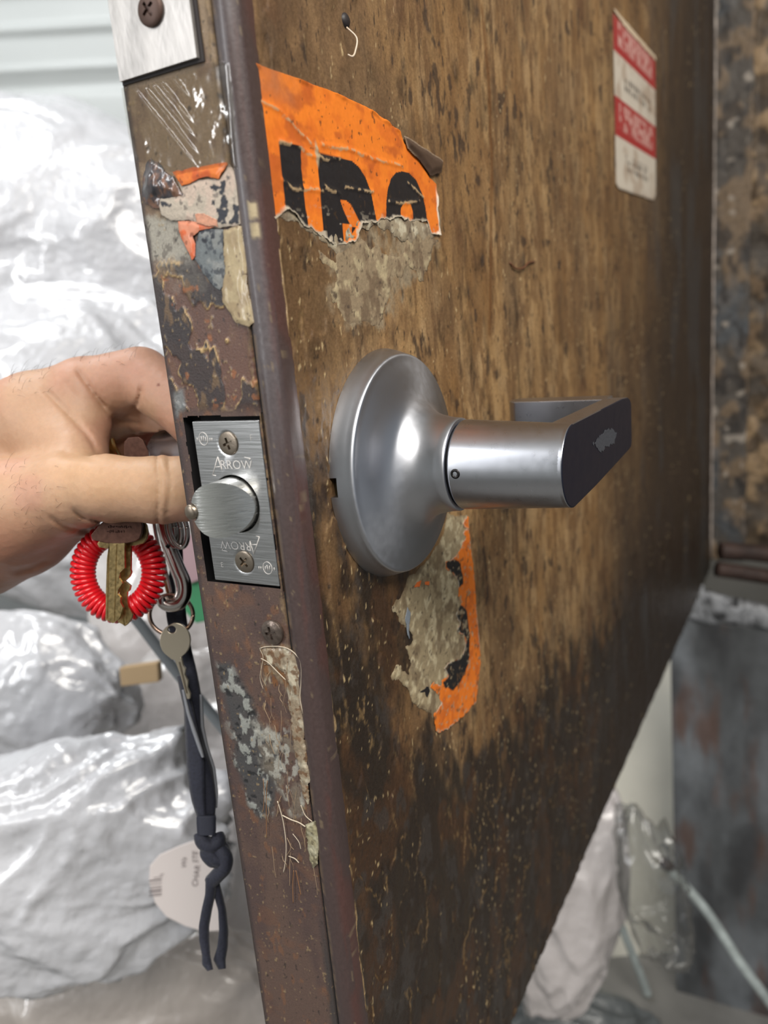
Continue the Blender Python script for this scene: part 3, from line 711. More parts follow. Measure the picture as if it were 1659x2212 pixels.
# ================================================================== STICKERS AND TAPE
stk = painted('sticker_vinyl', bump=0.12, scale=500, var=0.07, coat=0.25, spec=0.5)
pap = painted('torn_paper', bump=0.6, scale=900, var=0.16)
Z4 = lambda pts: [(500+a/3.318, 100+b/3.318) for a, b in pts]
orange_out = Z4([(112, 115), (330, 190), (700, 325), (960, 440), (1090, 530), (1190, 610), (1225, 700), (1330, 820), (1400, 935), (1455, 990), (1490, 1365), (1430, 1360), (1390, 1275), (1250, 1240), (1100, 1240), (1030, 1255), (920, 1262), (880, 1400), (790, 1425), (700, 1425), (640, 1350), (540, 1315), (430, 1195), (400, 1180), (290, 1215), (240, 1080), (200, 860), (150, 450)])
let = [FP(Z4(q)) for q in (
    [(322, 685), (480, 722), (487, 900), (505, 1080), (540, 1320), (372, 1180), (350, 950)],
    [(598, 762), (760, 800), (845, 822), (900, 870), (945, 940), (985, 1050), (1005, 1150), (1028, 1262), (900, 1270), (860, 1330), (790, 1440), (650, 1420), (632, 1180), (615, 1000)],
    [(1095, 1250), (1096, 1120), (1105, 1030), (1130, 950), (1165, 908), (1210, 898), (1260, 912), (1310, 960), (1350, 1050), (1378, 1160), (1395, 1280)])]
cnt_ = [FP(Z4(q)) for q in ([(765, 1105), (810, 1110), (845, 1140), (868, 1190), (905, 1262), (895, 1310), (840, 1290), (790, 1180)], [(1200, 1260), (1200, 1165), (1222, 1122), (1250, 1118), (1272, 1140), (1287, 1190), (1290, 1260)], [(780, 1270), (850, 1280), (845, 1400), (792, 1425)])]
cre = [FP(Z4(q)) for q in ([(190, 400), (330, 460), (470, 620), (600, 745)], [(330, 682), (480, 722), (560, 790), (690, 815), (760, 800)], [(630, 708), (840, 745), (1000, 810), (1210, 862)], [(350, 960), (420, 1025), (520, 1025), (640, 1040)], [(640, 1005), (720, 1035), (765, 1065)], [(800, 1010), (920, 1040), (1000, 1045)], [(1110, 1120), (1240, 1125), (1330, 1110)], [(1250, 985), (1370, 1095)])]
def orange_col(x, z, sd):
    n = fbm(x, z, 6, 6, 501, 5); c = np.repeat(np.array(lin((232, 124, 34)))[None], len(x), 0)
    c = mix(c, (206, 98, 26), ss(0.42, 0.68, n)*0.55)
    c = mix(c, (176, 82, 30), ss(0.62, 0.75, fbm(x, z, 12, 8, 503, 4))*0.7)
    k = np.zeros(len(x))
    for P in let: k = np.maximum(k, ss(0.12, -0.12, polysd(x, z, P)))
    for P in cnt_: k = k*(1-ss(0.12, -0.12, polysd(x, z, P)))
    c = mix(c, (24, 23, 27), k)
    cr = np.zeros(len(x))
    for P in cre: cr = np.maximum(cr, ss(0.75, 0.1, polysd(x+1.2*(fbm(x, z, 4, 4, 505, 3)-0.5), z+2.4*(fbm(x, z, 4, 4, 507, 3)-0.5), P, True))*ss(0.36, 0.5, fbm(x, z, 2.2, 1.6, 509, 2)))
    c = mix(c, (186, 158, 120), cr*0.8)
    lo = ss(97, 88, z+6*(fbm(x, z, 9, 9, 513, 3)-0.5))
    ch = ss(0.66, 0.7, fbm(x, z, 3.4, 1.7, 511, 3))*lo
    c = mix(c, (176, 164, 144), ch)
    to_ = ss(1.3, 0.2, -sd+0.8*(fbm(x, z, 2, 2, 515, 3)-0.5))*ss(108, 96, z)
    c = mix(c, (184, 172, 152), to_)
    wht = ss(2.0, 0.8, -sd)*ss(126, 130, x)*ss(111, 104, z); c = mix(c, (226, 214, 196), wht*0.9)
    c = mix(c, (60, 42, 28), ss(0.80, 0.85, fbm(x, z, 1.6, 1.8, 517, 2))*0.7)
    c = mix(c, (178, 160, 130), ss(1.6, 0.6, np.hypot((x-37.5)/1.0, (z-112)/3.2))*0.9)
    c = mix(c, (150, 104, 74), ss(9, 2, polysd(x, z, FP(Z4([(160, 200), (330, 250), (400, 300)])), True))*0.35*n*2)
    return c, 0.42+0.2*ch+0.1*n
def orange_h(x, z, sd):
    cr = 0
    for P in cre: cr = np.maximum(cr, np.exp(-(polysd(x, z, P, True)/0.8)**2))
    return 0.35*cr+0.25*fbm(x, z, 6, 5, 521, 4)+0.5*ss(1.5, 0, -sd)*ss(0.5, 0.65, fbm(x, z, 8, 8, 523, 2))
so = empty('orange_sticker', (60, -1, 115)); tag(so, 'large torn orange sticker with cut-off black capital letters on the door face', 'sticker')
ragged = lambda x, z: 0.15+1.5*ss(112, 96, z)
decal('printed_vinyl', 'F', orange_out, 0.42, orange_col, stk, 0.75, so, 1.1, 5, 11, orange_h, 0.2, ragged)
def fiber_col(base, hi, lo_):
    def fn(x, z, sd):
        c = np.repeat(np.array(lin(base))[None], len(x), 0)
        c = mix(c, hi, ss(0.5, 0.66, fbm(x, z, 3.5, 3.5, 531, 5))); c = mix(c, lo_, ss(0.5, 0.66, fbm(x, z, 6, 7, 537, 5))*0.75)
        c = mix(c, lo_, ss(1.2, 0.1, -sd)*0.4); c = mix(c, (70, 56, 44), ss(0.72, 0.78, fbm(x, z, 1.8, 2.0, 539, 3))*0.8)
        return c, np.full(len(x), 0.85)
    return fn
fh = lambda x, z, sd: 0.55*fbm(x, z, 3.2, 3.2, 541, 4)*ss(0, 2, -sd)
decal('paper_backing', 'F', Z4([(240, 1160), (430, 1180), (640, 1330), (720, 1330), (900, 1230), (1250, 1225), (1400, 1260), (1470, 1360), (1400, 1400), (1320, 1380), (1280, 1420), (1150, 1350), (1010, 1290), (900, 1310), (850, 1440), (770, 1530), (720, 1480), (660, 1420), (540, 1330)]), 0.5, fiber_col((150, 136, 112), (182, 172, 148), (104, 88, 70)), pap, 0.55, so, 2.2, 5, 13, fh, 0.2)
decal('folded_corner', 'F', Z4([(1215, 650), (1240, 655), (1360, 730), (1495, 825), (1480, 905), (1405, 935), (1330, 830), (1240, 740)]), 0.5, lambda x, z, sd: (mix(np.repeat(np.array(lin((74, 56, 44)))[None], len(x), 0), (140, 120, 100), ss(0.9, 0.2, -sd)*ss(119, 121, z)), np.full(len(x), 0.45)), stk, 1.6, so, 0.5, 5, 15, lambda x, z, sd: 1.0*ss(0, 3, -sd), 0.3)
# dust and paper fibre patch below the torn sticker
decal('adhesive_residue', 'F', [(665, 520), (720, 560), (742, 500), (860, 560), (900, 490), (945, 520), (925, 560), (905, 610), (880, 570), (865, 600), (840, 570), (850, 625), (825, 690), (795, 705), (748, 700), (725, 655), (698, 640), (722, 600), (700, 565)], 0.55, fiber_col((138, 120, 94), (166, 150, 118), (98, 78, 58)), pap, 0.45, so, 4.2, 7, 17, fh, 0.2)
# lower remnant
ZL = lambda pts: [(780+a/4.097, 1080+b/4.097) for a, b in pts]
sl_ = empty('orange_sticker', (110, -1, -90)); tag(sl_, 'narrow torn orange and black sticker remnant below the round rose', 'sticker')
decal('paper_backing', 'F', ZL([(760, 120), (930, 150), (960, 500), (990, 700), (1010, 1000), (1035, 1450), (1000, 1780), (760, 2020), (650, 2030), (640, 1930), (560, 1850), (450, 1800), (390, 1650), (330, 1590), (240, 1570), (310, 1460), (380, 1500), (420, 1540), (440, 1440), (390, 1300), (460, 1250), (420, 1150), (330, 1080), (270, 950), (350, 840), (400, 700), (600, 520), (720, 300)]), 0.5, fiber_col((150, 134, 104), (186, 172, 140), (110, 92, 68)), pap, 0.5, sl_, 1.8, 4, 19, fh, 0.25)
blk = [FP(ZL(q)) for q in ([(810, 515), (860, 560), (890, 680), (885, 740), (850, 780), (840, 700), (800, 650), (740, 600), (735, 550)], [(870, 925), (920, 980), (945, 1200), (945, 1380), (910, 1520), (860, 1610), (800, 1680), (720, 1650), (705, 1610), (760, 1560), (720, 1490), (760, 1440), (870, 1400), (900, 1330), (920, 1250), (900, 1190), (830, 1170), (860, 1090), (820, 1010), (830, 970)])]
def low_col(x, z, sd):
    n = fbm(x, z, 5, 5, 551, 5); c = np.repeat(np.array(lin((232, 122, 30)))[None], len(x), 0); c = mix(c, (196, 96, 30), ss(0.4, 0.7, n)*0.7)
    w_ = 1.6*(fbm(x, z, 2.2, 2.2, 553, 4)-0.5)
    for P in blk: c = mix(c, (26, 25, 26), ss(0.25, -0.25, polysd(x, z, P)+w_))
    c = mix(c, (166, 148, 118), ss(0.66, 0.72, fbm(x, z, 2.4, 1.8, 557, 3))*0.75)
    c = mix(c, (96, 70, 46), ss(0.70, 0.76, fbm(x, z, 3, 3, 559, 3))*0.7)
    c = mix(c, (200, 190, 170), ss(0.8, 0.2, -sd)*ss(0.45, 0.6, n)*0.8)
    return c, np.full(len(x), 0.5)
decal('printed_vinyl', 'F', ZL([(905, 160), (932, 150), (945, 300), (965, 500), (990, 700), (1000, 900), (1020, 1100), (1035, 1250), (1040, 1450), (1020, 1650), (1000, 1790), (900, 1900), (750, 2030), (680, 2055), (650, 2040), (630, 1900), (700, 1800), (670, 1720), (600, 1650), (630, 1610), (720, 1660), (700, 1600), (760, 1560), (720, 1490), (760, 1440), (870, 1400), (910, 1300), (900, 1190), (830, 1170), (860, 1090), (820, 1010), (870, 920), (845, 850), (850, 790), (840, 700), (740, 600), (735, 550), (815, 500), (880, 430), (880, 380), (915, 330), (880, 290), (930, 260), (880, 210)]), 0.42, low_col, stk, 0.85, sl_, 0.9, 3, 21, lambda x, z, sd: 0.25*fbm(x, z, 3, 3, 561, 3), 0.2)
decal('vinyl_scrap', 'F', ZL([(455, 770), (480, 730), (515, 712), (500, 770)]), 0.4, lambda x, z, sd: (np.repeat(np.array(lin((226, 112, 44)))[None], len(x), 0), np.full(len(x), 0.5)), stk, 1.0, sl_, 0.4, 3, 23)
decal('vinyl_scrap', 'F', ZL([(548, 720), (588, 718), (584, 755), (550, 752)]), 0.4, lambda x, z, sd: (np.repeat(np.array(lin((226, 112, 44)))[None], len(x), 0), np.full(len(x), 0.5)), stk, 1.0, sl_, 0.4, 3, 25)
decal('ink_scrap', 'F', ZL([(510, 1700), (580, 1640), (590, 1690), (570, 1745), (550, 1700)]), 0.4, lambda x, z, sd: (np.repeat(np.array(lin((24, 22, 24)))[None], len(x), 0), np.full(len(x), 0.5)), stk, 1.0, sl_, 0.6, 2, 27)
decal('grey_scrap', 'F', ZL([(395, 950), (420, 1000), (405, 1140), (415, 1240), (395, 1190), (375, 1050)]), 0.4, lambda x, z, sd: (np.repeat(np.array(lin((132, 140, 148)))[None], len(x), 0), np.full(len(x), 0.5)), stk, 1.0, sl_, 0.4, 2, 29)

# red and white notice far along the door
sr = empty('warning_sticker', (545, -1, 199)); tag(sr, 'red and white warning sticker with worn lettering near the hinge side', 'sticker')
def red_col(x, z, sd):
    c = np.repeat(np.array(lin((214, 204, 188)))[None], len(x), 0)
    red = ((z > 234.5) | ((z > 176) & (z < 204))).astype(float); c = mix(c, (168, 26, 34), red)
    fr = ss(0, 1.0, z-240)*ss(0, 1, 258-z)+ss(0, 1, z-181)*ss(0, 1, 201-z)
    fr = fr*ss(0, 2, x-478)*ss(0, 2, 612-x)
    k = np.floor((x-480)/17.0); u = ((x-480) % 17.0)/17.0; zc = np.where(z > 220, (z-240)/18, (z-181)/20)
    hsh = h2(k.astype(np.int64), (z > 220).astype(np.int64), 5)
    let_ = ((u > 0.12) & (u < 0.36)) | ((u > 0.6) & (u < 0.84)) | ((np.abs(zc-0.5+0.35*(hsh-0.5)) < 0.12) & (u > 0.12) & (u < 0.84))
    c = mix(c, (222, 178, 168), red*fr*(0.35+0.5*let_)*ss(0.28, 0.5, fbm(x, z, 10, 5, 571, 3)))
    b1 = ((z > 212) & (z < 224) & (x > 500) & (x < 605)); b2 = ((z > 152) & (z < 166) & (x > 498) & (x < 590))
    k2 = ((x-500) % 9.0)/9.0; k3 = (z % 6)/6
    ink = (((k2 > 0.15) & (k2 < 0.5)) | ((k3 > 0.6) & (k2 < 0.8))).astype(float)*(b1 | b2)
    c = mix(c, (44, 40, 44), ink*0.9*ss(0.25, 0.45, fbm(x, z, 8, 8, 573, 3)))
    c = mix(c, (146, 112, 82), ss(0.5, 0.75, fbm(x, z, 20, 14, 575, 4))*0.45*(1-red))
    c = mix(c, (120, 96, 76), ss(2.5, 0.5, -sd)*0.5)
    return c, np.full(len(x), 0.4)
decal('printed_face', 'F', [Tuple for Tuple in [(1321, 28), (1413, 130), (1414, 420), (1410, 434), (1334, 409), (1328, 398)]], 1.0, red_col, stk, 0.9, sr, 0.6, 12, 31, lambda x, z, sd: 0.5*fbm(x, z, 30, 30, 577, 3), 0.35)
sw = decal('torn_paper_sliver', 'F', [(1319, 18), (1324, 20), (1413, 124), (1413, 132), (1345, 58)], 0.8, lambda x, z, sd: (np.repeat(np.array(lin((206, 186, 158)))[None], len(x), 0), np.full(len(x), 0.7)), pap, 1.6, sr, 1.0, 5, 33, None, 0.3)

# smears and tiny chips on the nickel
sc1 = decal('dried_smear', 'F', [(1282, 958), (1296, 940), (1318, 926), (1332, 936), (1326, 958), (1308, 968), (1298, 980)], 0.3, lambda x, z, sd: (np.repeat(np.array(lin((58, 60, 66)))[None], len(x), 0), np.full(len(x), 0.7)), pap, 75.32, lock, 1.5, 3, 61, None, 0.05, yp=-75.3)
sc1['label'] = 'dried grey smear'
# ---- scraps on the latch edge
Z5 = lambda pts: [(300+a/5.53, 320+b/5.53) for a, b in pts]
def flat_col(base, alt, dark, seed, inks=(), dk=0.72):
    inkp = [EP(Z5(q)) for q in inks]
    def fn(x, z, sd):
        c = np.repeat(np.array(lin(base))[None], len(x), 0); c = mix(c, alt, ss(0.45, 0.62, fbm(x, z, 4, 4, seed, 4)))
        c = mix(c, dark, ss(dk, dk+0.05, fbm(x, z, 1.6, 2.0, seed+3, 3))*0.8)
        for P in inkp: c = mix(c, (48, 50, 58), ss(0.2, -0.2, polysd(x, z, P)+2.2*(fbm(x, z, 1.3, 1.3, seed+7, 3)-0.5)))
        c = mix(c, dark, ss(0.7, 0.1, -sd)*0.35)
        return c, np.full(len(x), 0.6)
    return fn
te = empty('torn_label', (0, 22, 92)); tag(te, 'torn label scraps, orange and grey with black print flecks, on the door edge', 'sticker')
eh = lambda x, z, sd: 0.35*fbm(x, z, 4, 4, 581, 3)*ss(0, 1.5, -sd)
decal('grey_paper', 'E', Z5([(540, 455), (720, 380), (980, 380), (1090, 190), (1160, 290), (1220, 400), (1225, 900), (1170, 930), (950, 960), (720, 900), (600, 855), (400, 860), (290, 800), (260, 700), (270, 600), (550, 570), (480, 400)]), 0.3,
      flat_col((184, 172, 156), (196, 176, 160), (120, 110, 102), 601, [[(985, 395), (1050, 400), (1040, 560), (1085, 640), (1060, 720), (1000, 720), (990, 560)], [(940, 700), (1080, 740), (1060, 890), (980, 880)], [(1145, 690), (1225, 695), (1205, 890), (1100, 900), (1150, 820)], [(875, 465), (980, 455), (980, 485), (880, 490)], [(890, 640), (930, 625), (935, 660), (890, 665)], [(280, 640), (400, 650), (410, 690), (290, 670)], [(1080, 350), (1110, 340), (1105, 430), (1085, 430)]]), pap, 0.55, te, 0.5, 3, 41, eh, 0.2)
decal('pink_scrap', 'E', Z5([(690, 790), (800, 780), (900, 840), (960, 850), (960, 945), (860, 940), (720, 900)]), 0.3, flat_col((208, 150, 122), (216, 132, 96), (150, 110, 90), 611), pap, 0.95, te, 0.5, 3, 43, None, 0.15)
decal('orange_scrap', 'E', Z5([(430, 290), (700, 235), (1080, 160), (1088, 205), (1005, 300), (985, 378), (840, 345), (720, 380), (640, 430), (540, 455), (500, 400), (440, 320)]), 0.3, flat_col((228, 122, 44), (206, 94, 38), (150, 66, 34), 617), stk, 1.0, te, 0.5, 3, 45, eh, 0.2)
decal('orange_scrap', 'E', Z5([(480, 870), (640, 870), (820, 915), (950, 945), (740, 985), (650, 1060), (690, 1150), (685, 1290), (650, 1335), (560, 1130), (500, 1000)]), 0.3, flat_col((216, 140, 108), (214, 104, 58), (150, 84, 60), 623), stk, 0.7, te, 0.5, 3, 47, eh, 0.2)
decal('grey_scrap', 'E', Z5([(690, 1150), (730, 1010), (830, 960), (1020, 970), (1020, 1200), (1050, 1500), (1010, 1650), (980, 1695), (900, 1650), (780, 1500), (680, 1320)]), 0.3, flat_col((108, 114, 116), (132, 134, 132), (62, 66, 74), 629, [[(740, 985), (900, 960), (935, 1040), (920, 1090), (880, 1080), (890, 1010), (820, 1000), (760, 1010)], [(650, 1070), (710, 1060), (720, 1110), (660, 1110)], [(780, 1100), (835, 1110), (800, 1150)]], 0.62), pap, 0.45, te, 0.4, 3, 49, eh, 0.2)
ts = decal('tape_strip', 'E', Z5([(1040, 980), (1180, 925), (1245, 935), (1270, 1100), (1300, 1300), (1310, 1600), (1370, 1900), (1400, 2080), (1340, 2130), (1180, 2080), (1100, 1960), (1030, 1840), (1010, 1690), (1050, 1500), (1030, 1200)]), 0.3, flat_col((176, 158, 124), (160, 140, 108), (110, 90, 68), 637), painted('old_tape', bump=0.3, scale=600, var=0.12, coat=0.4), 0.8, None, 0.5, 3, 51, lambda x, z, sd: 0.5*fbm(x, z, 3, 10, 641, 3)*ss(0, 1.5, -sd), 0.3)
tag(ts, 'beige strip of old tape peeling on the door edge above the latch', 'tape')
dc = decal('tar_lump', 'E', Z5([(60, 340), (110, 190), (150, 130), (220, 150), (310, 280), (420, 330), (550, 580), (480, 600), (270, 620), (255, 730), (180, 725), (90, 670), (60, 560)]), 0.3, flat_col((66, 60, 62), (112, 78, 58), (34, 34, 42), 643, (), 0.55), painted('glossy_tar', bump=0.3, scale=500, var=0.2, coat=0.9), 0.5, None, 0.8, 3, 53, lambda x, z, sd: 2.0*fbm(x, z, 5, 5, 647, 3)*ss(0, 3.5, -sd), 0.4)
tag(dc, 'glossy dark lump of tape and residue at the outer arris of the door edge', 'residue')
# clear film
clear = bpy.data.materials.new('clear_film'); clear.use_nodes = True
nt = clear.node_tree; nt.nodes.clear()
o_ = nt.nodes.new('ShaderNodeOutputMaterial'); tr = nt.nodes.new('ShaderNodeBsdfTransparent'); gl = nt.nodes.new('ShaderNodeBsdfGlossy'); ms = nt.nodes.new('ShaderNodeMixShader'); lw = nt.nodes.new('ShaderNodeLayerWeight')
gl.inputs['Roughness'].default_value = 0.12; lw.inputs[0].default_value = 0.35; tr.inputs[0].default_value = (0.93, 0.92, 0.9, 1)
pw = nt.nodes.new('ShaderNodeMath'); pw.operation = 'MULTIPLY_ADD'; pw.inputs[1].default_value = 0.12; pw.inputs[2].default_value = 0.03
nt.links.new(lw.outputs['Facing'], pw.inputs[0]); nt.links.new(pw.outputs[0], ms.inputs[0]); nt.links.new(tr.outputs[0], ms.inputs[1]); nt.links.new(gl.outputs[0], ms.inputs[2]); nt.links.new(ms.outputs[0], o_.inputs[0])
def film_h(x, z, sd):
    u = (x*0.80-z*0.60); r_ = 0
    for u0, a_, w_ in ((-62.5, 1.3, 0.5), (-58.0, 0.9, 0.5), (-55.4, 0.9, 0.35), (-52.6, 0.8, 0.4), (-66.5, 0.5, 0.8), (-49.5, 0.5, 0.3)): r_ = r_+a_*np.exp(-((u-u0-(z-110)*0.03-0.4*(fbm(x, z, 9, 9, 651, 2)-0.5))/w_)**2)
    return (r_*ss(16, 24, x)+0.5*fbm(x, z, 8, 9, 653, 3)+0.22*fbm(x, z, 1.6, 1.3, 655, 2)*ss(0.5, 0.7, fbm(x, z, 9, 9, 657, 2)))*ss(0, 1.5, -sd)
cf = decal('clear_tape', 'E', [(268, 192), (330, 185), (395, 160), (440, 140), (500, 135), (512, 250), (522, 370), (500, 362), (440, 372), (385, 380), (330, 350), (300, 352), (284, 300)], 0.3, lambda x, z, sd: (np.ones((len(x), 3)), np.ones(len(x))), clear, 1.1, None, 0.4, 6, 55, film_h, 0.05)
tag(cf, 'wrinkled clear tape stretched over the door edge under the top plate', 'tape')
# crusty strip of tape and grit beside the seam, and loose fibres
Z6 = lambda pts: [(420+a/2.276, 1240+b/2.276) for a, b in pts]
ct = decal('crusty_tape', 'E', Z6([(335, 360), (430, 352), (485, 372), (530, 430), (530, 600), (550, 850), (575, 1000), (562, 1130), (535, 1100), (505, 900), (475, 740), (470, 560), (455, 490), (400, 450), (345, 440)]), 0.35, flat_col((142, 126, 104), (182, 172, 150), (104, 70, 40), 661, (), 0.58), painted('crusty', bump=0.6, scale=700, var=0.25, coat=0.5), 0.5, None, 1.6, 3, 57, lambda x, z, sd: 0.9*fbm(x, z, 2.4, 5, 663, 4)*ss(0, 1.6, -sd), 0.3)
def e3(px_, lift=0.9):
    q = Ex(*px_); return np.array([-lift, q[0], q[1]])
def tangle():
    random.seed(8); out = []
    for i in range(46):
        a = (random.uniform(300, 560), random.uniform(380, 1420)); a = (a[0]+max(0, (a[1]-700)*0.12), a[1]); ln = random.uniform(40, 170); dx = random.uniform(-30, 40)
        pts = [e3(Z6([(a[0]+dx*t_+random.uniform(-6, 6), a[1]+ln*t_)])[0], 0.5+0.6*math.sin(t_*3.1)) for t_ in (0, 0.33, 0.66, 1)]
        pts = [p for p in pts if 7.5 < p[1] < 44 and not (MZ0 < p[2] < MZ1)]
        if len(pts) > 2: out.append(tube(spline(pts, 9), random.uniform(0.05, 0.13), 4, False))
    return join(out)
to__ = mesh_obj('fine_threads', *tangle(), mat('thread_fibre', L(164, 140, 112), 0.5), ct); to__['kind'] = 'stuff'
tag(ct, 'crusty strip of torn tape and grit beside the seam below the edge screw', 'tape')
ck = decal('crusty_tape', 'E', Z6([(550, 1225), (600, 1205), (618, 1290), (612, 1420), (590, 1440), (570, 1400), (560, 1300)]), 0.3, flat_col((150, 142, 112), (170, 164, 138), (100, 92, 70), 671, (), 0.62), MATS['crusty'], 0.8, None, 0.5, 3, 59, lambda x, z, sd: 1.0*fbm(x, z, 2, 3, 673, 3)*ss(0, 1.2, -sd), 0.5)
tag(ck, 'small pale hardened tape chunk at the seam, low on the door edge', 'tape')
fib = mat('pale_fibre', L(190, 176, 156), 0.5); fib2 = mat('brown_fibre', L(140, 100, 66), 0.5)
for pts, m_, w_ in (([(415, 1110), (428, 1150), (445, 1220), (458, 1330), (452, 1420), (444, 1460)], fib, 0.42), ([(440, 1180), (480, 1200), (520, 1215), (552, 1235)], fib, 0.5), ([(328, 362), (360, 352), (430, 352), (485, 372), (528, 425), (532, 520), (526, 600), (540, 680)], fib, 0.4),
                    ([(345, 560), (330, 500), (345, 410), (330, 365)], fib, 0.22), ([(335, 410), (370, 430), (410, 470), (455, 515)], fib, 0.35), ([(495, 1450), (490, 1520), (492, 1610)], fib2, 0.3), ([(505, 1450), (520, 1520), (530, 1570)], fib2, 0.3), ([(345, 1000), (350, 1080), (345, 1160)], fib2, 0.25), ([(365, 1010), (360, 1120), (362, 1290)], fib2, 0.25),
                    ([(530, 1130), (552, 1180), (585, 1210)], fib, 0.35), ([(490, 1270), (520, 1310), (530, 1345)], fib, 0.3), ([(470, 1380), (500, 1392), (520, 1412)], fib, 0.4)):
    globals().setdefault('FLI', iter(['long pale strand running down the middle of the door edge, lowest of the strands', 'short pale strand crossing from the long strand to the pale tape chunk', 'pale thread looped from the old edge screw along the seam', 'thin thread hanging straight down left of the old edge screw', 'short bright thread slanting just under the old edge screw', 'thin brown strand hanging below the lowest pale strand', 'brown strand slanting right beside the lowest hanging brown strand', 'fine brown strand left of the long pale strand, shorter one', 'fine brown strand left of the long pale strand, longer one', 'short thread leading down the seam to the pale tape chunk', 'tiny pale dash beside the upper end of the long strand', 'tiny pale dash beside the lower end of the long strand']))
    o = mesh_obj('tape_fibre', *tube(spline([e3(q) for q in Z6(pts)], 20), w_/2, 6), m_); tag(o, next(FLI), 'fibre', 'loose tape strands on the door edge')
def f3(px_, lift=0.9):
    q = Fx(*px_); return np.array([q[0], -lift, q[1]])
o = mesh_obj('hooked_fibre', *tube(spline([f3(q, l_) for q, l_ in (((738, 62), 2), ((744, 90), 5), ((741, 118), 5), ((735, 129), 5), ((730, 124), 4))], 24), 0.33, 6), mat('white_fibre', L(206, 190, 170), 0.4)); tag(o, 'small pale hooked strand hanging from a dark nail spot above the orange sticker', 'fibre')
o = recalc(mesh_obj('nail_head', *lathe([(0.01, 1.2), (1.6, 1.0), (2.4, 0.4), (2.6, -0.3)], f3((744, 45), 0.4), (0, -1, 0.0), 14), mat('nail_dark', L(40, 34, 34), 0.5))); tag(o, 'dark nail head on the door above the orange sticker', 'nail')
o = mesh_obj('curled_fibre', *tube(spline([f3(q, l_) for q, l_ in (((1098, 568), 0.8), ((1108, 580), 1.6), ((1122, 580), 2), ((1136, 568), 1.6), ((1152, 566), 0.9))], 24), 0.5, 6), mat('rust_fibre', L(104, 66, 44), 0.5)); tag(o, 'small curled rusty sliver on the tan middle of the door face', 'fibre')

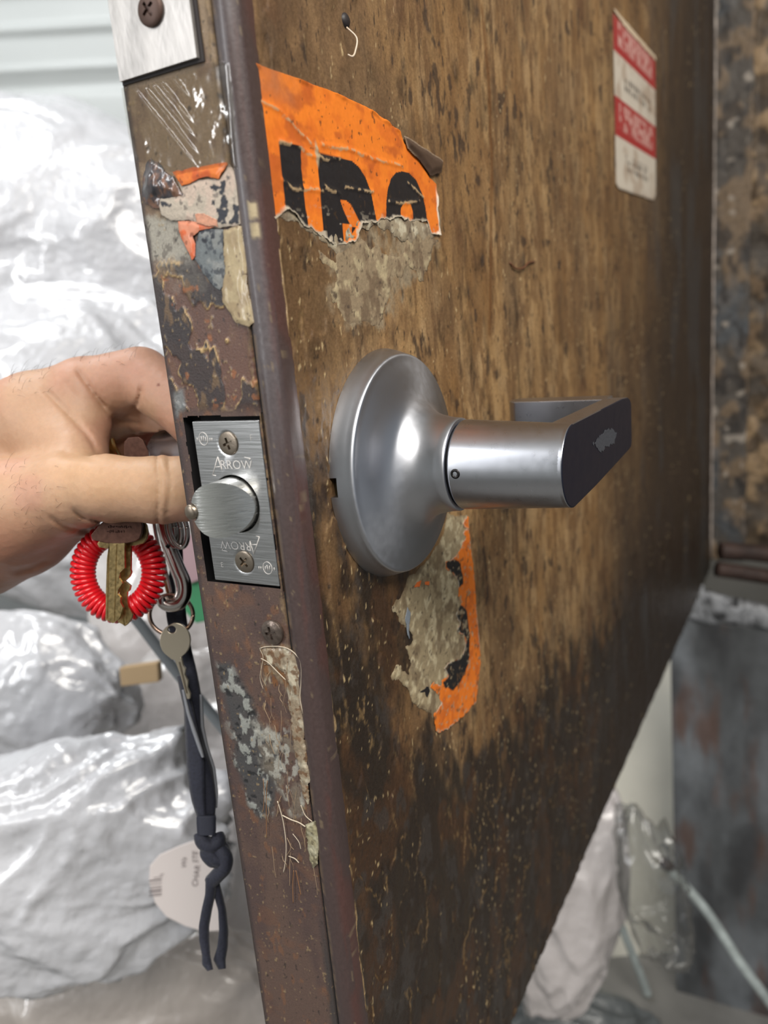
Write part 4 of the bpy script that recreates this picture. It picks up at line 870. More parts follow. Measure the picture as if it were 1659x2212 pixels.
# ================================================================== HAND
def build_hand():
    cap = []   # (a, ra, b, rb, k)
    A = lambda q: at(*q)
    def C(a, ra, b, rb, k): cap.append((A(a), ra, A(b), rb, k))
    C((-330, 1190, 395), 36, (-120, 1110, 388), 30, 6)      # forearm / wrist
    C((-120, 1075, 388), 30, (60, 960, 388), 24, 10)        # metacarpal block
    C((-120, 1150, 380), 28, (20, 1130, 366), 23, 10)       # heel
    C((20, 1105, 352), 24, (150, 1062, 340), 16.5, 8)        # thumb metacarpal
    C((-40, 1180, 374), 24, (60, 1135, 366), 20, 8); C((60, 1135, 366), 20, (165, 1100, 356), 12.5, 6)          # thenar underside
    C((150, 1062, 338), 16, (225, 1056, 330), 13.6, 5)
    C((225, 1056, 330), 13.6, (350, 1058, 326), 13.3, 4)      # thumb proximal
    C((350, 1058, 326), 13.3, (405, 1056, 324), 12.6, 3)
    C((405, 1056, 324), 12.6, (500, 1046, 320), 9.6, 3)       # thumb tip
    C((-40, 960, 385), 26, (72, 898, 374), 19.5, 9)            # index metacarpal
    C((72, 898, 374), 19.3, (180, 846, 370), 15.0, 5)
    C((180, 846, 370), 14.8, (298, 816, 367), 13.6, 4)         # index proximal
    C((105, 930, 368), 18.5, (165, 985, 352), 13.5, 7)            # web
    C((150, 890, 368), 15.0, (172, 950, 360), 12.0, 6); C((172, 850, 367), 13.5, (186, 915, 362), 11.0, 3)
    C((308, 814, 366), 13.4, (420, 902, 352), 12.0, 1.5)       # index middle phalanx
    C((420, 902, 352), 12.0, (470, 985, 352), 9.6, 2)
    C((40, 960, 394), 17, (290, 874, 382), 12.2, 1.2)          # middle finger
    C((290, 874, 382), 12.2, (430, 950, 374), 11.8, 2)
    C((430, 940, 378), 11.8, (480, 1010, 372), 9.5, 2)
    C((50, 1010, 408), 16, (300, 944, 400), 12.0, 1.2)         # ring finger
    C((300, 944, 400), 12.0, (420, 985, 402), 11.0, 2)
    C((420, 985, 402), 11.0, (480, 1040, 396), 9.0, 2)
    C((60, 1070, 432), 15, (270, 1010, 436), 10.0, 1.6)        # little finger
    C((270, 1010, 436), 10.0, (380, 1040, 424), 9.0, 2)
    P = np.array([c[0] for c in cap]+[c[2] for c in cap]); h = 0.95
    lo = P.min(0)-42; hi = P.max(0)+42
    lo[0] = max(lo[0], -60)
    n = np.ceil((hi-lo)/h).astype(int)
    g = np.stack(np.meshgrid(*[lo[i]+h*np.arange(n[i]) for i in range(3)], indexing='ij'), -1).reshape(-1, 3).astype(np.float32)
    f_ = np.full(len(g), 1e3, np.float32)
    for (a, ra, b, rb, k) in cap:
        ab = b-a; t = np.clip(((g-a) @ ab)/np.dot(ab, ab), 0, 1)
        dd = np.linalg.norm(g-a-t[:, None]*ab, axis=1)-(ra+(rb-ra)*t)
        hh = np.clip(0.5+0.5*(f_-dd)/k, 0, 1); f_ = f_*(1-hh)+dd*hh-k*hh*(1-hh)
    q = (g-CAMC) @ CAMR.T; u = CX+FPX*q[:, 0]/q[:, 2]; v = CY+FPX*q[:, 1]/q[:, 2]; tt = q[:, 2]
    near = np.abs(f_) < 8
    un, vn_, tn = u[near], v[near], tt[near]; add = np.zeros(near.sum())
    for pts, wd, amp, t0, t1 in (
        ([(339, 985), (343, 1040), (341, 1135)], 3.2, 0.9, 0, 330), ([(363, 988), (369, 1030), (366, 1075), (360, 1110)], 3.0, 0.75, 0, 330), ([(350, 990), (355, 1050), (350, 1120)], 9, -0.45, 0, 330),
        ([(162, 792), (190, 830), (216, 866), (232, 888)], 5.5, 2.0, 0, 372), ([(86, 832), (112, 856), (150, 896), (188, 940), (214, 978)], 6, 1.5, 0, 372), ([(130, 812), (150, 840), (176, 870)], 5, 0.5, 0, 372), ([(305, 822), (303, 850), (297, 872), (280, 884)], 4, 1.7, 0, 380), ([(306, 800), (306, 825)], 6, 0.5, 0, 380),
        ([(120, 975), (170, 985), (215, 992)], 8, 0.9, 0, 362), 
        ([(150, 1095), (180, 1118), (232, 1129)], 5, 1.7, 0, 362), ([(100, 1112), (140, 1138), (205, 1150)], 5, 1.3, 0, 372), ([(20, 1240), (70, 1226), (110, 1205)], 7, 1.2, 0, 380), ([(215, 995), (222, 1010), (225, 1030)], 3, 0.35, 0, 340), ([(262, 1000), (268, 1020), (266, 1050)], 3, 0.3, 0, 340),
        ([(230, 898), (262, 910), (310, 915)], 5, 1.0, 0, 400)):
        d_ = polysd(un, vn_, np.array(pts, float), True)
        fd = ss(0, 26, np.hypot(un-pts[0][0], vn_-pts[0][1]))*(ss(-6, 20, np.hypot(un-pts[-1][0], vn_-pts[-1][1])))
        if abs(pts[0][1]-pts[-1][1]) > 90 and wd < 10 and pts[0][0] > 300: fd = 1.0
        add += amp*fd*np.exp(-(d_/wd)**2)*((tn > t0) & (tn < t1))
    gn = g[near]
    add += 0.35*(vn3(gn/14.0, 3)-0.5)+0.18*(vn3(gn/5.0, 5)-0.5)
    f_[near] += add.astype(np.float32)
    # the hand closes around the far lever and stops short of the door leaf
    ycl = np.clip(g[:, 1], 77, 121.5); dl = np.sqrt((g[:, 0]-70)**2+g[:, 2]**2+(g[:, 1]-ycl)**2)-17.6
    bx = np.stack([np.abs(g[:, 0]-117)-48, np.abs(g[:, 1]-116)-6.5, np.abs(g[:, 2])-15.6], 1); db = np.linalg.norm(np.maximum(bx, 0), axis=1)+np.minimum(bx.max(1), 0)
    rx_ = np.hypot(g[:, 0]-70, g[:, 2])-46; dr_ = np.maximum(rx_, g[:, 1]-78+np.clip(np.hypot(g[:, 0]-70, g[:, 2])-18, 0, 22)*0.9)
    f_ = np.maximum(f_, -np.minimum(np.minimum(dl, db), dr_)); f_ = np.maximum(f_, 46.2-g[:, 1]); f_ = f_.astype(np.float32)
    V, F = surface_nets(f_.reshape(n), lo, h)
    # colour: warm skin, pinker on the curled fingers and round the joints
    c = np.repeat(np.array(lin((184, 147, 119)))[None], len(V), 0)
    c = mix(c, (186, 136, 116), ss(0.4, 0.7, vn3(V/16.0, 9))*0.5)
    qv = (V-CAMC) @ CAMR.T; uu = CX+FPX*qv[:, 0]/qv[:, 2]; vv = CY+FPX*qv[:, 1]/qv[:, 2]
    c = mix(c, (194, 144, 124), ss(900, 820, vv+0.0*uu)*ss(60, 240, uu)*0.6)
    c = mix(c, (196, 112, 100), ss(378, 396, qv[:, 2])*ss(200, 330, uu)*0.75)
    c = mix(c, (166, 112, 90), ss(1080, 1180, vv)*0.6)
    c = mix(c, (190, 152, 114), ss(960, 990, vv)*ss(1100, 1060, vv)*ss(60, 160, uu)*0.5)
    c = mix(c, (120, 60, 44), ss(4.5, 2.5, np.hypot(uu-342, vv-831))*0.8)
    skin = painted('skin', bump=0.25, scale=520, var=0.05, spec=0.4, bdist=0.0004)
    b = skin.node_tree.nodes['Principled BSDF']; b.inputs['Subsurface Weight'].default_value = 0.25; b.inputs['Subsurface Radius'].default_value = (1.0, 0.35, 0.2); b.inputs['Subsurface Scale'].default_value = 0.004
    o = mesh_obj('person', V, F, skin, None, np.concatenate([c, np.full((len(c), 1), 0.5)], 1))
    bm = bmesh.new(); bm.from_mesh(o.data); bmesh.ops.smooth_vert(bm, verts=bm.verts, factor=0.5, use_axis_x=True, use_axis_y=True, use_axis_z=True); bmesh.ops.recalc_face_normals(bm, faces=bm.faces); bm.to_mesh(o.data); bm.free()
    add_bump(skin, 260, 0.25, 0.0006, 3, 'voronoi')
    tag(o, 'bare hand of a person gripping the far lever and a key behind the door edge', 'person')
    # forearm and knuckle hair, seated on the skin near the camera side
    random.seed(4); hs_ = []
    Vv = V; ok = np.where((uu > -60) & (uu < 130) & (vv > 1000) & (vv < 1150) | (uu > 150) & (uu < 290) & (vv < 790) | (uu > 15) & (uu < 110) & (vv < 860))[0]
    nrm = np.zeros((len(V), 3)); me = o.data; nb = np.zeros(len(V)*3, np.float32); me.vertices.foreach_get('normal', nb); nrm = nb.reshape(-1, 3)
    ok = [i for i in ok if np.dot(nrm[i], CAMC-Vv[i]) > -0.35*np.linalg.norm(CAMC-Vv[i])]
    for i in random.sample(ok, min(260, len(ok))):
        p = Vv[i]; dr = CAMR[0]*random.uniform(0.4, 1.0)+CAMR[1]*random.uniform(-0.9, 0.5)+nrm[i]*0.35; ln = random.uniform(2.5, 6.5)
        hs_.append(tube([p-nrm[i]*0.3, p+dr*ln*0.35+nrm[i]*0.5, p+dr*ln*0.7+nrm[i]*0.5, p+dr*ln-nrm[i]*0.1], [0.05, 0.045, 0.035, 0.015], 3, False))
    ho = mesh_obj('hair', *join(hs_), mat('dark_arm_hair', L(70, 50, 36), 0.5), o); ho['kind'] = 'stuff'; ho['label'] = 'fine dark hairs'
build_hand()

# ================================================================== KEYS, RINGS, LANYARD
brass = add_bump(mat('worn_brass', L(176, 152, 106), 0.32, 1.0), 700, 0.3, 0.0002, rough_var=0.12, col_var=0.2)
brown_brass = add_bump(mat('tarnished_key', L(92, 64, 54), 0.42, 0.75), 600, 0.3, 0.0002, rough_var=0.1, col_var=0.15)
key_nickel = add_bump(mat('key_nickel', L(196, 184, 164), 0.3, 0.9), 500, 0.2, 0.0002)
chrome = mat('ring_steel', L(196, 188, 182), 0.2, 1.0)
red = add_bump(mat('red_plastic', L(214, 22, 34), 0.28), 100, 0.0); red.node_tree.nodes['Principled BSDF'].inputs['Coat Weight'].default_value = 0.3
NF = CAMR[2]                                       # the keys hang roughly square to the photographer
def kplane(t, tilt=0.0): return at(260, 1200, t), CAMR[2]*math.cos(tilt)+CAMR[0]*math.sin(tilt)
def shape(px, t, tilt, th, d=0.0):
    o, n = kplane(t, tilt); return extrude_outline([onplane(a, b, o+n*d, n) for a, b in px], n, th)
def arc(cx, cy, rx, ry, a0, a1, n): return [(cx+rx*math.cos(math.radians(a)), cy+ry*math.sin(math.radians(a))) for a in np.linspace(a0, a1, n)]
def key(name, label, bow, hole, blade, t, tilt, m, grooves=(), th=1.9):
    e = empty(name, kplane(t)[0]); tag(e, label, 'key', 'keys hanging from the hand')
    b = recalc(mesh_obj('bow', *shape(bow, t, tilt, th), m, e, smooth=False))
    if hole: cut(b, [shape(hole, t, tilt, 8)])
    bevel(b, 0.35, 2)
    s = recalc(mesh_obj('blade', *shape(blade, t, tilt, th*0.92), brass, e, smooth=False))
    cs = [shape([(a[0]-w_/2, a[1]), (a[0]+w_/2, a[1]), (b_[0]+w_/2, b_[1]), (b_[0]-w_/2, b_[1])], t, tilt, th*0.5, -th*0.5) for a, b_, w_ in grooves]
    if cs: cut(s, cs)
    bevel(s, 0.15, 1); return e
ZK = lambda pts: [(190+a/7.9, 1080+b/7.9) for a, b in pts]
key('brass_key', 'front brass key with broad stamped bow held under the thumb', ZK([(345, 300), (600, 290), (850, 300), (915, 340), (940, 440), (930, 560), (890, 660), (820, 705), (700, 735), (560, 748), (380, 745), (220, 715), (85, 680), (60, 600), (180, 450)]), None,
    ZK([(380, 700), (640, 700), (636, 900), (640, 1160), (560, 1240), (545, 1330), (600, 1420), (530, 1530), (520, 1600), (570, 1660), (560, 1740), (610, 1830), (590, 1900), (560, 1990), (540, 2030), (490, 2060), (440, 2100), (380, 2070), (312, 2040), (318, 1600), (335, 1000)]), 333, 0.05, brown_brass,
    ((ZK([(500, 760)])[0], ZK([(460, 2080)])[0], 4.2), (ZK([(360, 800)])[0], ZK([(335, 2030)])[0], 2.2)))
key('brass_key', 'rear bright brass key behind the front one, teeth showing on its right', ZK([(700, 300), (960, 360), (1010, 430), (1032, 540), (1010, 660), (960, 740), (850, 770), (640, 800), (360, 830), (200, 810), (165, 740), (400, 500)]), None,
    ZK([(480, 760), (740, 780), (745, 900), (740, 1190), (752, 1230), (720, 1310), (640, 1380), (690, 1420), (738, 1460), (720, 1540), (680, 1570), (672, 1650), (700, 1820), (770, 1940), (755, 2010), (690, 2110), (640, 2150), (590, 2110), (520, 2080), (560, 1700)]), 338, 0.05, brass,
    ((ZK([(560, 1200)])[0], ZK([(620, 2140)])[0], 2.5), (ZK([(640, 820)])[0], ZK([(665, 2100)])[0], 2.0)))
tm = mat('stamped_letters', L(70, 44, 38), 0.6, 0.5)
o_, n_ = kplane(333-1.1, 0.05)
def stamp(u0, v0, u1, n, seed):
    random.seed(seed); parts = []
    for i in range(n):
        uc = u0+(u1-u0)*(i+0.5)/n; hgt = 3.4
        for j in range(2):
            a = onplane(uc+random.uniform(-2, 2), v0+random.uniform(-hgt, 0), o_, n_); b = onplane(uc+random.uniform(-2, 2), v0+random.uniform(0, hgt), o_, n_); parts.append(tube([a, b], 0.13, 4))
    return join(parts)
kk = [o for o in bpy.data.objects if o.name == 'brass_key'][0]
mesh_obj('stamped_text', *stamp(232, 1138, 283, 12, 1), tm, kk); mesh_obj('stamped_text', *stamp(230, 1148, 268, 9, 2), tm, kk)
# key in the far lever
ek = empty('inserted_key', at(295, 968, 352)); tag(ek, 'brown key bow pinched above the thumb, inserted in the far lever', 'key')
def sh2(px, t, th, n=CAMR[2]):
    o = at(px[0][0], px[0][1], t); return extrude_outline([onplane(a, b, o, n) for a, b in px], n, th)
bevel(recalc(mesh_obj('bow', *sh2([(268, 1000), (270, 955), (278, 946), (300, 944), (310, 950), (322, 976), (324, 1000)], 352, 2.2), brown_brass, ek, smooth=False)), 0.3)
mesh_obj('bow_rivet', *lathe([(0.01, 0.8), (0.9, 0.6), (1.2, 0)], at(274, 991, 350), -CAMR[2], 12), chrome, ek)
# finger ring
a0 = at(226, 962, 401); a1 = at(246, 957, 400.5); axr = a1-a0; axr = axr/np.linalg.norm(axr)
pr = [(13.6, 0), (14.6, 0.3), (14.9, 2.4), (14.6, 4.6), (13.6, 4.9), (13.6, 0)]
o = recalc(mesh_obj('finger_ring', *lathe(pr, at(253, 954, 396), axr, 64), mat('gold', L(222, 186, 120), 0.22, 1.0))); tag(o, 'plain gold ring on a finger of the hand', 'ring')
# red coil
def coil():
    c0 = at(256, 1236, 349); U, W_, N = CAMR[0], CAMR[1], CAMR[2]; pts = []; turns = 47; k = 349/FPX
    for i in range(turns*22+1):
        s = i/(turns*22)*2*math.pi; w_ = turns*s
        cx_, cy_ = 77*k*math.cos(s), 84*k*math.sin(s)
        rad = np.array([math.cos(s)*84, math.sin(s)*77]); rad = rad/np.linalg.norm(rad)
        rr = 22*k*math.cos(w_)
        pts.append(c0+U*(cx_+rad[0]*rr)+W_*(cy_+rad[1]*rr)+N*(22*k*math.sin(w_)))
    o = mesh_obj('coil_key_ring', *tube(pts, 1.12, 8), red); tag(o, 'red coiled plastic wrist key ring hanging below the hand', 'key ring')
coil()
# carabiner
def ptube(name, px, t, r_, m, parent=None, n=50, seg=10, closed=False, dt=None):
    P = [at(a, b, t+(dt[i] if dt else 0)) for i, (a, b) in enumerate(px)]
    return mesh_obj(name, *tube(spline(P, n), r_, seg), m, parent)
cb = empty('carabiner', at(372, 1230, 362)); tag(cb, 'silver carabiner clipped to the keys beside the red coil', 'carabiner')
ptube('hook', [(350, 1112), (358, 1150), (372, 1190), (388, 1228), (400, 1256), (401, 1284), (390, 1304), (372, 1310), (354, 1304), (350, 1290)], 362, 2.7, chrome, cb)
ptube('gate', [(344, 1118), (352, 1165), (366, 1210), (382, 1252), (386, 1278), (378, 1296), (362, 1300)], 366, 1.5, chrome, cb)
mesh_obj('slot', *lathe([(0.01, 0.1), (1.1, 0.1), (1.1, -0.4)], at(362, 1180, 358.6), -CAMR[2], 4), black, cb)
ptube('spine', [(330, 1110), (338, 1160), (352, 1215), (366, 1262), (370, 1285), (360, 1296)], 370, 0.9, chrome, cb)
# split rings
def ellring(name, label, cx_, cy_, rx, ry, t, r_, m, tilt=0, turns=1.9, grp=None, dd=0.9):
    P = []
    for i in range(int(70*turns)+1):
        a = i/70*2*math.pi; x_ = rx*math.cos(a); y_ = ry*math.sin(a); ct, st_ = math.cos(tilt), math.sin(tilt)
        P.append(at(cx_+x_*ct-y_*st_, cy_+x_*st_+y_*ct, t+dd*i/70*r_*2))
    return tag(mesh_obj(name, *tube(P, r_, 8), m), label, 'ring', grp)
ellring('split_ring', 'bronze-tinted split ring carrying the pale round key', 370, 1328, 47, 43, 366, 1.0, add_bump(mat('ring_bronze', L(166, 140, 124), 0.25, 1.0), 300, 0.1))
ellring('split_ring', 'outermost of the three bright rings under the thumb tip, against the door edge', 385, 1143, 19, 40, 356, 1.15, chrome, -0.2, 1)
ellring('split_ring', 'middle of the three bright rings under the thumb tip', 374, 1143, 17, 38, 359, 1.3, chrome, -0.2, 1)
ellring('split_ring', 'innermost of the three bright rings under the thumb tip, beside the dark key', 362, 1141, 15, 34, 362, 1.5, chrome, -0.2, 1)
# dark key stub and pale tag hanging beside the rings
ek2 = mesh_obj('dark_key', *sh2([(346, 1108), (366, 1106), (378, 1126), (376, 1150), (368, 1166), (356, 1168), (348, 1150)], 372, 2.4), brown_brass); tag(bevel(recalc(ek2), 0.3), 'dark brass key bow tucked behind the carabiner under the thumb', 'key')
ek3 = mesh_obj('brass_key', *sh2([(348, 1200), (356, 1202), (362, 1240), (372, 1286), (362, 1290), (352, 1250)], 374, 1.6), brass); tag(bevel(recalc(ek3), 0.25), 'narrow brass key blade seen through the carabiner loop', 'key')
# pale key
pk_ = empty('pale_key', at(382, 1420, 364)); tag(pk_, 'pale nickel key with a rounded bow hanging lowest from the split ring', 'key')
bw = recalc(mesh_obj('bow', *sh2(arc(380, 1383, 32, 38, -100, 60, 14)+[(392, 1420), (384, 1426), (372, 1424)]+arc(376, 1384, 30, 36, 120, 235, 10), 364, 1.9), key_nickel, pk_, smooth=False))
cut(bw, [sh2(arc(367, 1362, 9, 8, 0, 345, 16), 360, 12)]); bevel(bw, 0.3)
bevel(recalc(mesh_obj('blade', *sh2([(376, 1418), (393, 1420), (396, 1436), (402, 1444), (400, 1456), (407, 1470), (406, 1484), (412, 1498), (411, 1509), (405, 1509), (388, 1450)], 364, 1.8), key_nickel, pk_, smooth=False)), 0.2)
mesh_obj('blade_groove', *sh2([(386, 1430), (389, 1430), (405, 1498), (402, 1498)], 362.9, 0.3), mat('groove_shade', L(120, 108, 92), 0.4, 0.8), pk_, smooth=False)

# lanyard
ly = empty('lanyard', at(425, 1600, 372)); tag(ly, 'dark navy lanyard strap with a knotted, split end hanging from the keys', 'lanyard')
navy = add_bump(mat('navy_webbing', L(36, 38, 52), 0.75), 900, 0.6, 0.0004, col_var=0.25); navy.node_tree.nodes['Principled BSDF'].inputs['Sheen Weight'].default_value = 0.15
edge_grey = mat('grey_webbing_edge', L(136, 138, 144), 0.7)
def ribbon(name, rows, t, th, m, parent, tw=0.0):
    """rows: (uL, uR, v, depth offset left, right)"""
    R_ = np.array(rows, float); n = 60; s = np.linspace(0, len(R_)-1, n); Q = np.stack([np.interp(s, np.arange(len(R_)), R_[:, i]) for i in range(5)], 1)
    ker = np.array([.25, .5, .25]); Q[1:-1] = sum(k_*Q[i:n-2+i] for i, k_ in enumerate(ker))
    V = []; m_ = 5
    for (a, b, v_, da, db) in Q:
        for j in range(m_):
            f_ = j/(m_-1); V.append(at(a+(b-a)*f_, v_, t+da+(db-da)*f_-0.8*math.sin(math.pi*f_)))
    o = mesh_obj(name, np.array(V), grid_quads(n, m_), m, parent)
    so = o.modifiers.new('t', 'SOLIDIFY'); so.thickness = th*S; so.offset = 0; return o
ribbon('strap', [(372, 392, 1150, 0, 1), (368, 396, 1230, 0, 1), (358, 400, 1310, 0, 1), (362, 404, 1345, 0, 2), (378, 412, 1400, 0, 2), (398, 424, 1450, 0, 2), (408, 433, 1500, 0, 3), (414, 435, 1560, 0, 5), (426, 440, 1610, 0, 8), (438, 452, 1640, 0, 6), (438, 462, 1690, 0, 2), (440, 466, 1730, 0, 1), (432, 464, 1764, 0, 0)], 374, 1.3, navy, ly)
ribbon('strap', [(384, 398, 1460, 4, 0), (400, 416, 1530, 4, 0), (402, 432, 1600, 3, 0), (405, 441, 1650, 2, 0), (410, 442, 1700, 1, 0), (416, 442, 1730, 1, 0), (428, 444, 1764, 1, 0)], 371, 1.3, navy, ly)
ribbon('light_edge', [(394, 398, 1490, 0, 0), (404, 410, 1540, 0, 0), (416, 424, 1580, 0, 0), (430, 437, 1620, 0, 0), (437, 440, 1636, 0, 0)], 369, 0.7, edge_grey, ly)
ribbon('light_edge', [(432, 436, 1500, 0, 0), (434, 440, 1570, 0, 0), (444, 448, 1610, 0, 0), (460, 464, 1660, 0, 0), (467, 470, 1710, 0, 0), (465, 468, 1745, 0, 0)], 376, 0.7, edge_grey, ly)
ribbon('collar', [(428, 466, 1762, 0, 0), (428, 466, 1775, 0, 0), (429, 466, 1790, 0, 0), (430, 465, 1802, 0, 0)], 370, 3.2, add_bump(mat('collar_band', L(44, 46, 58), 0.7), 700, 0.5, 0.0003), ly)
def knot():
    segs = []
    for pts, r_ in (([(434, 1800), (438, 1818), (455, 1828), (472, 1818), (468, 1805)], 3.4), ([(440, 1812), (452, 1842), (470, 1858), (484, 1850), (478, 1830), (462, 1822)], 3.2), ([(470, 1830), (486, 1850), (486, 1872), (470, 1890), (456, 1905)], 3.4), ([(448, 1830), (444, 1845), (460, 1862), (470, 1850)], 2.6)):
        segs.append(tube(spline([at(a, b, 372-2*math.sin(i)) for i, (a, b) in enumerate(pts)], 24), r_, 10))
    return join(segs)
mesh_obj('knot', *knot(), navy, ly)
ribbon('loose_end', [(446, 466, 1895, 0, 0), (444, 464, 1930, 0, 2), (436, 456, 1965, 0, 2), (430, 450, 2000, 0, 2), (431, 450, 2030, 0, 2), (438, 452, 2062, 0, 1), (438, 456, 2082, 0, 1), (450, 458, 2095, 0, 0)], 371, 1.4, navy, ly)
ribbon('loose_end', [(456, 470, 1895, 0, 0), (462, 478, 1930, 0, 2), (472, 486, 1965, 0, 2), (474, 491, 2010, 0, 2), (470, 490, 2045, 0, 2), (462, 486, 2072, 0, 1), (474, 486, 2092, 0, 0)], 374, 1.4, navy, ly)

# ================================================================== BACKGROUND
def wrap_mat(name, col, bubble=95, rough=0.3, coat=1.0, bd=0.003, tint=0.06):
    m = mat(name, L(*col), rough); b = m.node_tree.nodes['Principled BSDF']
    b.inputs['Coat Weight'].default_value = coat; b.inputs['Coat Roughness'].default_value = 0.05
    b.inputs['Specular IOR Level'].default_value = 0.8
    if bubble: add_bump(m, bubble, 0.6, bd, kind='bubble')
    add_bump(m, 22, 0.5, 0.010, 3, col_var=tint); add_bump(m, 75, 0.45, 0.004, 4); return m
bub = wrap_mat('bubble_wrap', (214, 214, 218), rough=0.22); smo = wrap_mat('cloudy_plastic', (214, 208, 206), 0); tan_p = wrap_mat('tan_cloudy_plastic', (178, 168, 160), 0, 0.35, 0.6)
pinkp = wrap_mat('pinkish_plastic', (194, 187, 185), 0, 0.3, 0.9)
def crumple(name, label, cu, cv, t, ru, rv, rn, m, seed, amp=0.16, sub=6, grp=None, lean=0.0, cat='bag'):
    bm = bmesh.new(); bmesh.ops.create_icosphere(bm, subdivisions=sub, radius=1.0)
    D = np.array([v.co for v in bm.verts]); F = np.array([[v.index for v in f_.verts] for f_ in bm.faces]); bm.free()
    k = t/FPX; q = D*1.2+seed*3.7
    rg = lambda s, o: 1-np.abs(2*vn3(q*s+o, seed)-1)
    warp = np.stack([vn3(q*1.1+i*9, seed+i) for i in range(3)], 1)-0.5; q = q+warp*1.3
    dsp = 1+amp*(1.4*(vn3(q*0.9, seed)-0.5)+0.75*(rg(1.3, 3)**2-0.4)+0.30*(rg(2.9, 5)**2-0.4)+0.09*(rg(6.5, 7)**2-0.4)+0.03*(rg(13, 9)-0.5))
    P = D*dsp[:, None]; c0 = at(cu, cv, t)
    N_ = CAMR[2]; U_ = CAMR[0]; W_ = CAMR[1]
    V = c0+np.outer(P[:, 0]*ru*k+P[:, 1]*lean*ru*k, U_)+np.outer(P[:, 1]*rv*k, W_)+np.outer(P[:, 2]*rn, N_)
    o = mesh_obj(name, V, F, m)
    return tag(o, label, cat, grp)
BG = 'plastic wrap bundles behind the door'
crumple('bubble_wrap_bundle', 'large shiny bubble wrap bundle above the hand, top of the heap', 60, 520, 1420, 480, 265, 120, bub, 3, 0.24, grp=BG)
crumple('bubble_wrap_bundle', 'bubble wrap bundle directly behind the hand', 130, 960, 1160, 430, 330, 80, bub, 5, 0.24, grp=BG)
crumple('bubble_wrap_bundle', 'rounded bubble wrap bundle just under the wrist at the picture edge', 70, 1500, 745, 235, 165, 38, bub, 7, 0.2, grp=BG)
crumple('bubble_wrap_bundle', 'biggest low bubble wrap bundle with a drooping corner, left of the lanyard', 150, 1850, 610, 320, 235, 40, bub, 9, 0.3, grp=BG, lean=-0.25)
crumple('plastic_bag', 'smooth cloudy plastic bag behind the knotted lanyard', 420, 1740, 865, 240, 330, 38, smo, 11, 0.2, grp=BG)
crumple('plastic_bag', 'dim tan-grey plastic sheeting at the very bottom of the heap', 300, 2260, 740, 420, 250, 40, tan_p, 13, 0.24, grp=BG)
crumple('plastic_bag', 'white plastic bag between the red coil and the door edge', 440, 1290, 985, 240, 240, 45, smo, 15, 0.18, grp=BG)
crumple('plastic_bag', 'pinkish cloudy plastic bag under the door, right of its lower edge', 1235, 1960, 1010, 105, 250, 45, pinkp, 17, 0.2, lean=-0.35)
crumple('plastic_bag', 'grey tarpaulin bundle on the ground below the pinkish bag', 1230, 2270, 1150, 210, 130, 50, wrap_mat('grey_tarp', (84, 88, 88), 0, 0.45, 0.3), 19, 0.2)
# thin clear film bag
clear2 = clear.copy(); clear2.name = 'clear_bag_film'
for nd in clear2.node_tree.nodes:
    if nd.type == 'MATH': nd.inputs[2].default_value = 0.10; nd.inputs[1].default_value = 0.3
    if nd.type == 'BSDF_TRANSPARENT': nd.inputs[0].default_value = (0.82, 0.82, 0.81, 1)
    if nd.type == 'BSDF_GLOSSY': nd.inputs['Roughness'].default_value = 0.25
crumple('clear_bag', 'clear film bag hanging in front of the pale panel', 1412, 1905, 900, 66, 165, 30, clear2, 23, 0.5, 5, lean=0.5)

# hanging white sheet with soft horizontal folds, behind the heap
def sheet():
    o0 = at(150, 120, 1800); n = np.array([0.90, 0.42, 0.0]); n /= np.linalg.norm(n); u = np.array([n[1], -n[0], 0])
    nu, nv = 60, 220; a = np.linspace(-420, 420, nu); b = np.linspace(-700, 600, nv); Ag, Bg = np.meshgrid(a, b, indexing='ij'); A_, B_ = Ag.ravel(), Bg.ravel()
    t_ = B_+0.06*A_; hgt = 14*np.exp(-((t_-52)/9.0)**2)+9*np.exp(-((t_+28)/7.0)**2)-12*np.exp(-((t_+62)/16.0)**2)+10*np.exp(-((t_-130)/12.0)**2)+14*fbm(A_, B_, 400, 160, 701, 3)
    V = o0+np.outer(A_, u)+np.outer(B_, (0, 0, 1.0))-np.outer(hgt, n)
    o = mesh_obj('white_sheet', V, grid_quads(nu, nv), mat('white_sheet_plastic', L(204, 208, 207), 0.42)); so = o.modifiers.new('t', 'SOLIDIFY'); so.thickness = 0.003
    tag(o, 'pale white sheet with soft horizontal folds hanging at the top behind the heap', 'sheet')
sheet()
def card(name, px, t, m, th=2.0, parent=None, n=None): return recalc(mesh_obj(name, *sh2(px, t, th, CAMR[2] if n is None else n), m, parent, smooth=False))
# carton label with bars
lb = empty('paper_label', at(390, 1930, 530)); tag(lb, 'white rounded label with a small barcode lying on the plastic left of the lanyard', 'label')
bevel(card('sheet', [(322, 1905), (324, 1870), (345, 1846), (385, 1828), (430, 1812), (470, 1806), (476, 2010), (440, 2012), (400, 2000), (360, 1980), (335, 1950)], 530, mat('label_paper', L(226, 216, 212), 0.5), 1.0, lb), 0.4)
ink = mat('label_ink', L(112, 100, 100), 0.6)
for i, (yy, h_) in enumerate(((750, 26), (815, 12), (880, 10), (912, 10), (965, 34), (1025, 14), (1058, 12), (692, 10), (635, 10))):
    x0_, x1_ = (205, 450) if i < 7 else ((290, 470) if i == 7 else (410, 500))
    y_ = lambda v_: 1820+v_/9.217
    card('bar', [(300+x0_/9.217, y_(yy+14-h_/2)), (300+x1_/9.217, y_(yy-14-h_/2)), (300+x1_/9.217, y_(yy-14+h_/2)), (300+x0_/9.217, y_(yy+14+h_/2))], 529.3, ink, 0.2, lb)
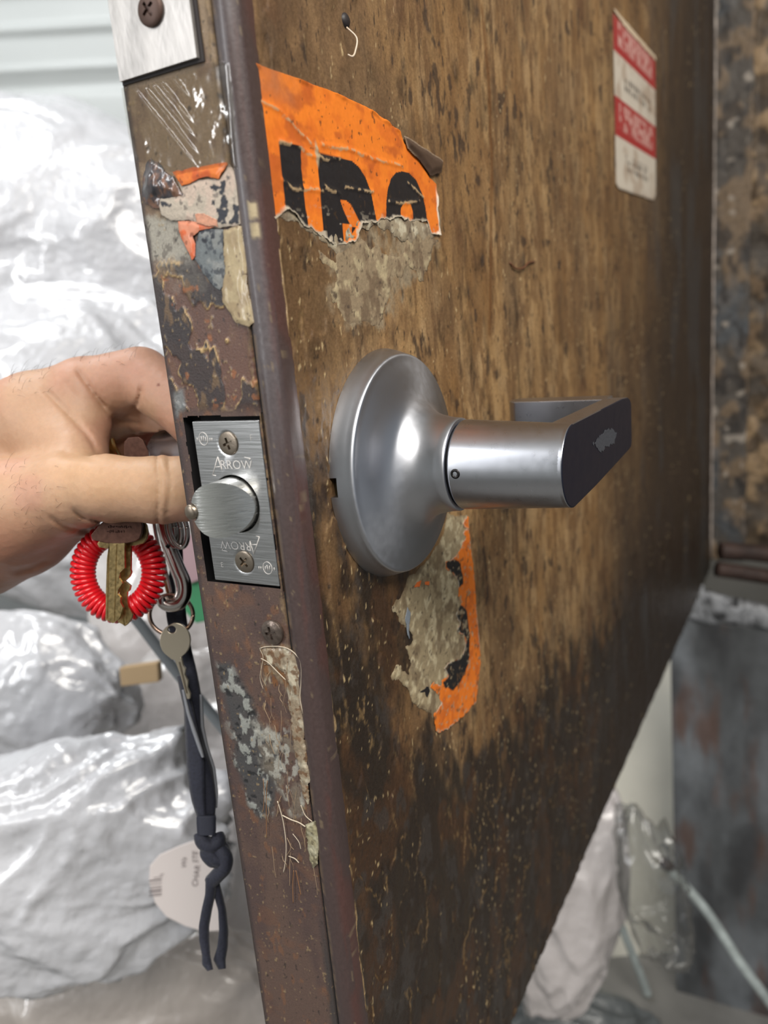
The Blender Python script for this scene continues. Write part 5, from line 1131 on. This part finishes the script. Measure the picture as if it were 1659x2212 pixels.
text_mesh('CHAR', 5.4, at(424, 1893, 529.2), -CAMR[1]*0.98+CAMR[0]*0.15, -CAMR[0], ink, lb, 'printed_text', shear=0.2)
text_mesh('STE', 5.0, at(422, 1852, 529.2), -CAMR[1], -CAMR[0], ink, lb, 'printed_text', shear=0.2)
text_mesh('Ws', 5.0, at(398, 1864, 529.2), -CAMR[1], -CAMR[0], ink, lb, 'printed_text', shear=0.2)
# rods and boxes
def rod(name, label, pts, r_, m, cat='rod', seg=12):
    P = [at(*p) for p in pts]; return tag(mesh_obj(name, *tube(spline(P, 30), r_, seg), m), label, cat)
rod('grey_hose', 'grey hose running diagonally behind the keys and lanyard', [(255, 1290, 520), (300, 1345, 520), (380, 1450, 520), (480, 1570, 520), (560, 1660, 520)], 3.6, add_bump(mat('grey_hose', L(136, 142, 146), 0.45), 60, 0.2), 'hose')
o = card('cardboard_piece', [(262, 1440), (345, 1428), (348, 1470), (266, 1480)], 660, mat('cardboard', L(200, 170, 130), 0.7), 12); tag(bevel(o, 1), 'small tan cardboard piece in the plastic below the keys', 'cardboard')
o = card('pink_packet', [(360, 1160), (470, 1150), (480, 1232), (410, 1262), (372, 1245)], 640, mat('pink_card', L(196, 164, 170), 0.5), 8); tag(bevel(o, 1), 'dusty pink packet behind the carabiner', 'packet')
o = card('green_packet', [(398, 1256), (480, 1225), (500, 1330), (425, 1345), (402, 1320)], 645, mat('green_card', L(78, 164, 114), 0.5), 8); tag(bevel(o, 1), 'green packet under the pink one beside the door edge', 'packet')
# right-hand side below the door
dirty = mat('dirty_offwhite', L(236, 232, 218), 0.6); add_bump(dirty, 7, 0.1, 0.004, 5, col_var=0.12)
o = card('foam_panel', [(1180, 1330), (1452, 1330), (1466, 2320), (1180, 2320)], 1400, dirty, 30); tag(bevel(o, 3), 'dirty off-white upright panel glimpsed below the door edge', 'panel')
def metal_sheet():
    o0 = at(1456, 1700, 1240); N_ = np.array([CAMR[2][0], CAMR[2][1], 0.0]); N_ /= np.linalg.norm(N_); ang = math.radians(-28)
    n = np.array([N_[0]*math.cos(ang)-N_[1]*math.sin(ang), N_[0]*math.sin(ang)+N_[1]*math.cos(ang), 0])
    c4 = [onplane(a, b, o0, n) for a, b in ((1450, 1250), (1760, 1330), (1760, 2420), (1470, 2420))]
    nu, nv = 90, 200; V = []
    for i in range(nu):
        for j in range(nv):
            s, t_ = i/(nu-1), j/(nv-1); V.append((c4[0]*(1-s)+c4[1]*s)*(1-t_)+(c4[3]*(1-s)+c4[2]*s)*t_)
    V = np.array(V); A_ = (V-o0) @ np.cross(n, (0, 0, 1.0)); B_ = V[:, 2]
    c = np.repeat(np.array(lin((82, 84, 86)))[None], len(V), 0)
    c = mix(c, (116, 120, 124), ss(0.35, 0.75, fbm(A_, B_, 70, 160, 711, 4))*0.8); c = mix(c, (52, 52, 54), ss(0.45, 0.75, fbm(A_, B_, 50, 130, 713, 4))*0.8)
    c = mix(c, (92, 66, 54), ss(0.55, 0.8, fbm(A_, B_, 26, 110, 717, 4))*0.7)
    top = B_ > B_.max()-46; c = mix(c, (150, 152, 156), top*ss(0.45, 0.6, fbm(A_, B_, 16, 12, 719, 4)))
    V = V-np.outer(top*14*fbm(A_, B_, 20, 14, 721, 4), n)
    C_ = np.concatenate([c, np.full((len(c), 1), 0.45)], 1)
    o = mesh_obj('metal_panel', V, grid_quads(nu, nv), painted('stained_sheet_metal', bump=0.2, scale=60, var=0.12, bdist=0.002), None, C_); recalc(o)
    so = o.modifiers.new('t', 'SOLIDIFY'); so.thickness = 0.02; tag(o, 'dark stained sheet metal panel standing at the lower right', 'panel')
metal_sheet()
rustm = add_bump(mat('rusty_dark', L(58, 42, 36), 0.65), 40, 0.6, 0.004, col_var=0.4)
rod('rusty_roll', 'dark rusty roll lying on top of the sheet metal panel', [(1556, 1190, 1120), (1620, 1193, 1120), (1720, 1206, 1120)], 12, rustm, 'pipe', 20)
rod('rusty_roll', 'lower dark rusty roll squeezed between the first roll and the panel', [(1548, 1229, 1130), (1640, 1243, 1130), (1740, 1260, 1130)], 11, rustm, 'pipe', 20)
pale = add_bump(mat('pale_paint_rod', L(160, 168, 166), 0.45), 50, 0.3, 0.001, col_var=0.3)
ra = rod('long_rod', 'long pale chipped rod leaning across the dark panel at lower right', [(1432, 1864, 1150), (1520, 1960, 1130), (1600, 2080, 1110), (1700, 2215, 1090)], 6.6, pale)
P0 = at(1437, 1870, 1148); mesh_obj('rod_collar', *tube([P0-(2, 0, 4), P0+(2, -2, 2), P0+(4, -5, 6)], [9, 12, 9], 12), rustm, ra)
rod('short_rod', 'short pale rod hanging down below the clear film bag', [(1338, 1990, 1290), (1362, 2050, 1290), (1400, 2150, 1290)], 6.6, pale)
# dim wall beyond the panels
tag(quad('wall_far', [(1500, -1500, FL), (1500, 1700, FL), (1500, 1700, -340), (1500, -1500, -340)], add_bump(mat('dim_block_wall', L(120, 116, 108), 0.7), 5, 0.2, 0.004, col_var=0.2), 20, n=(1, 0, 0)), kind='structure')
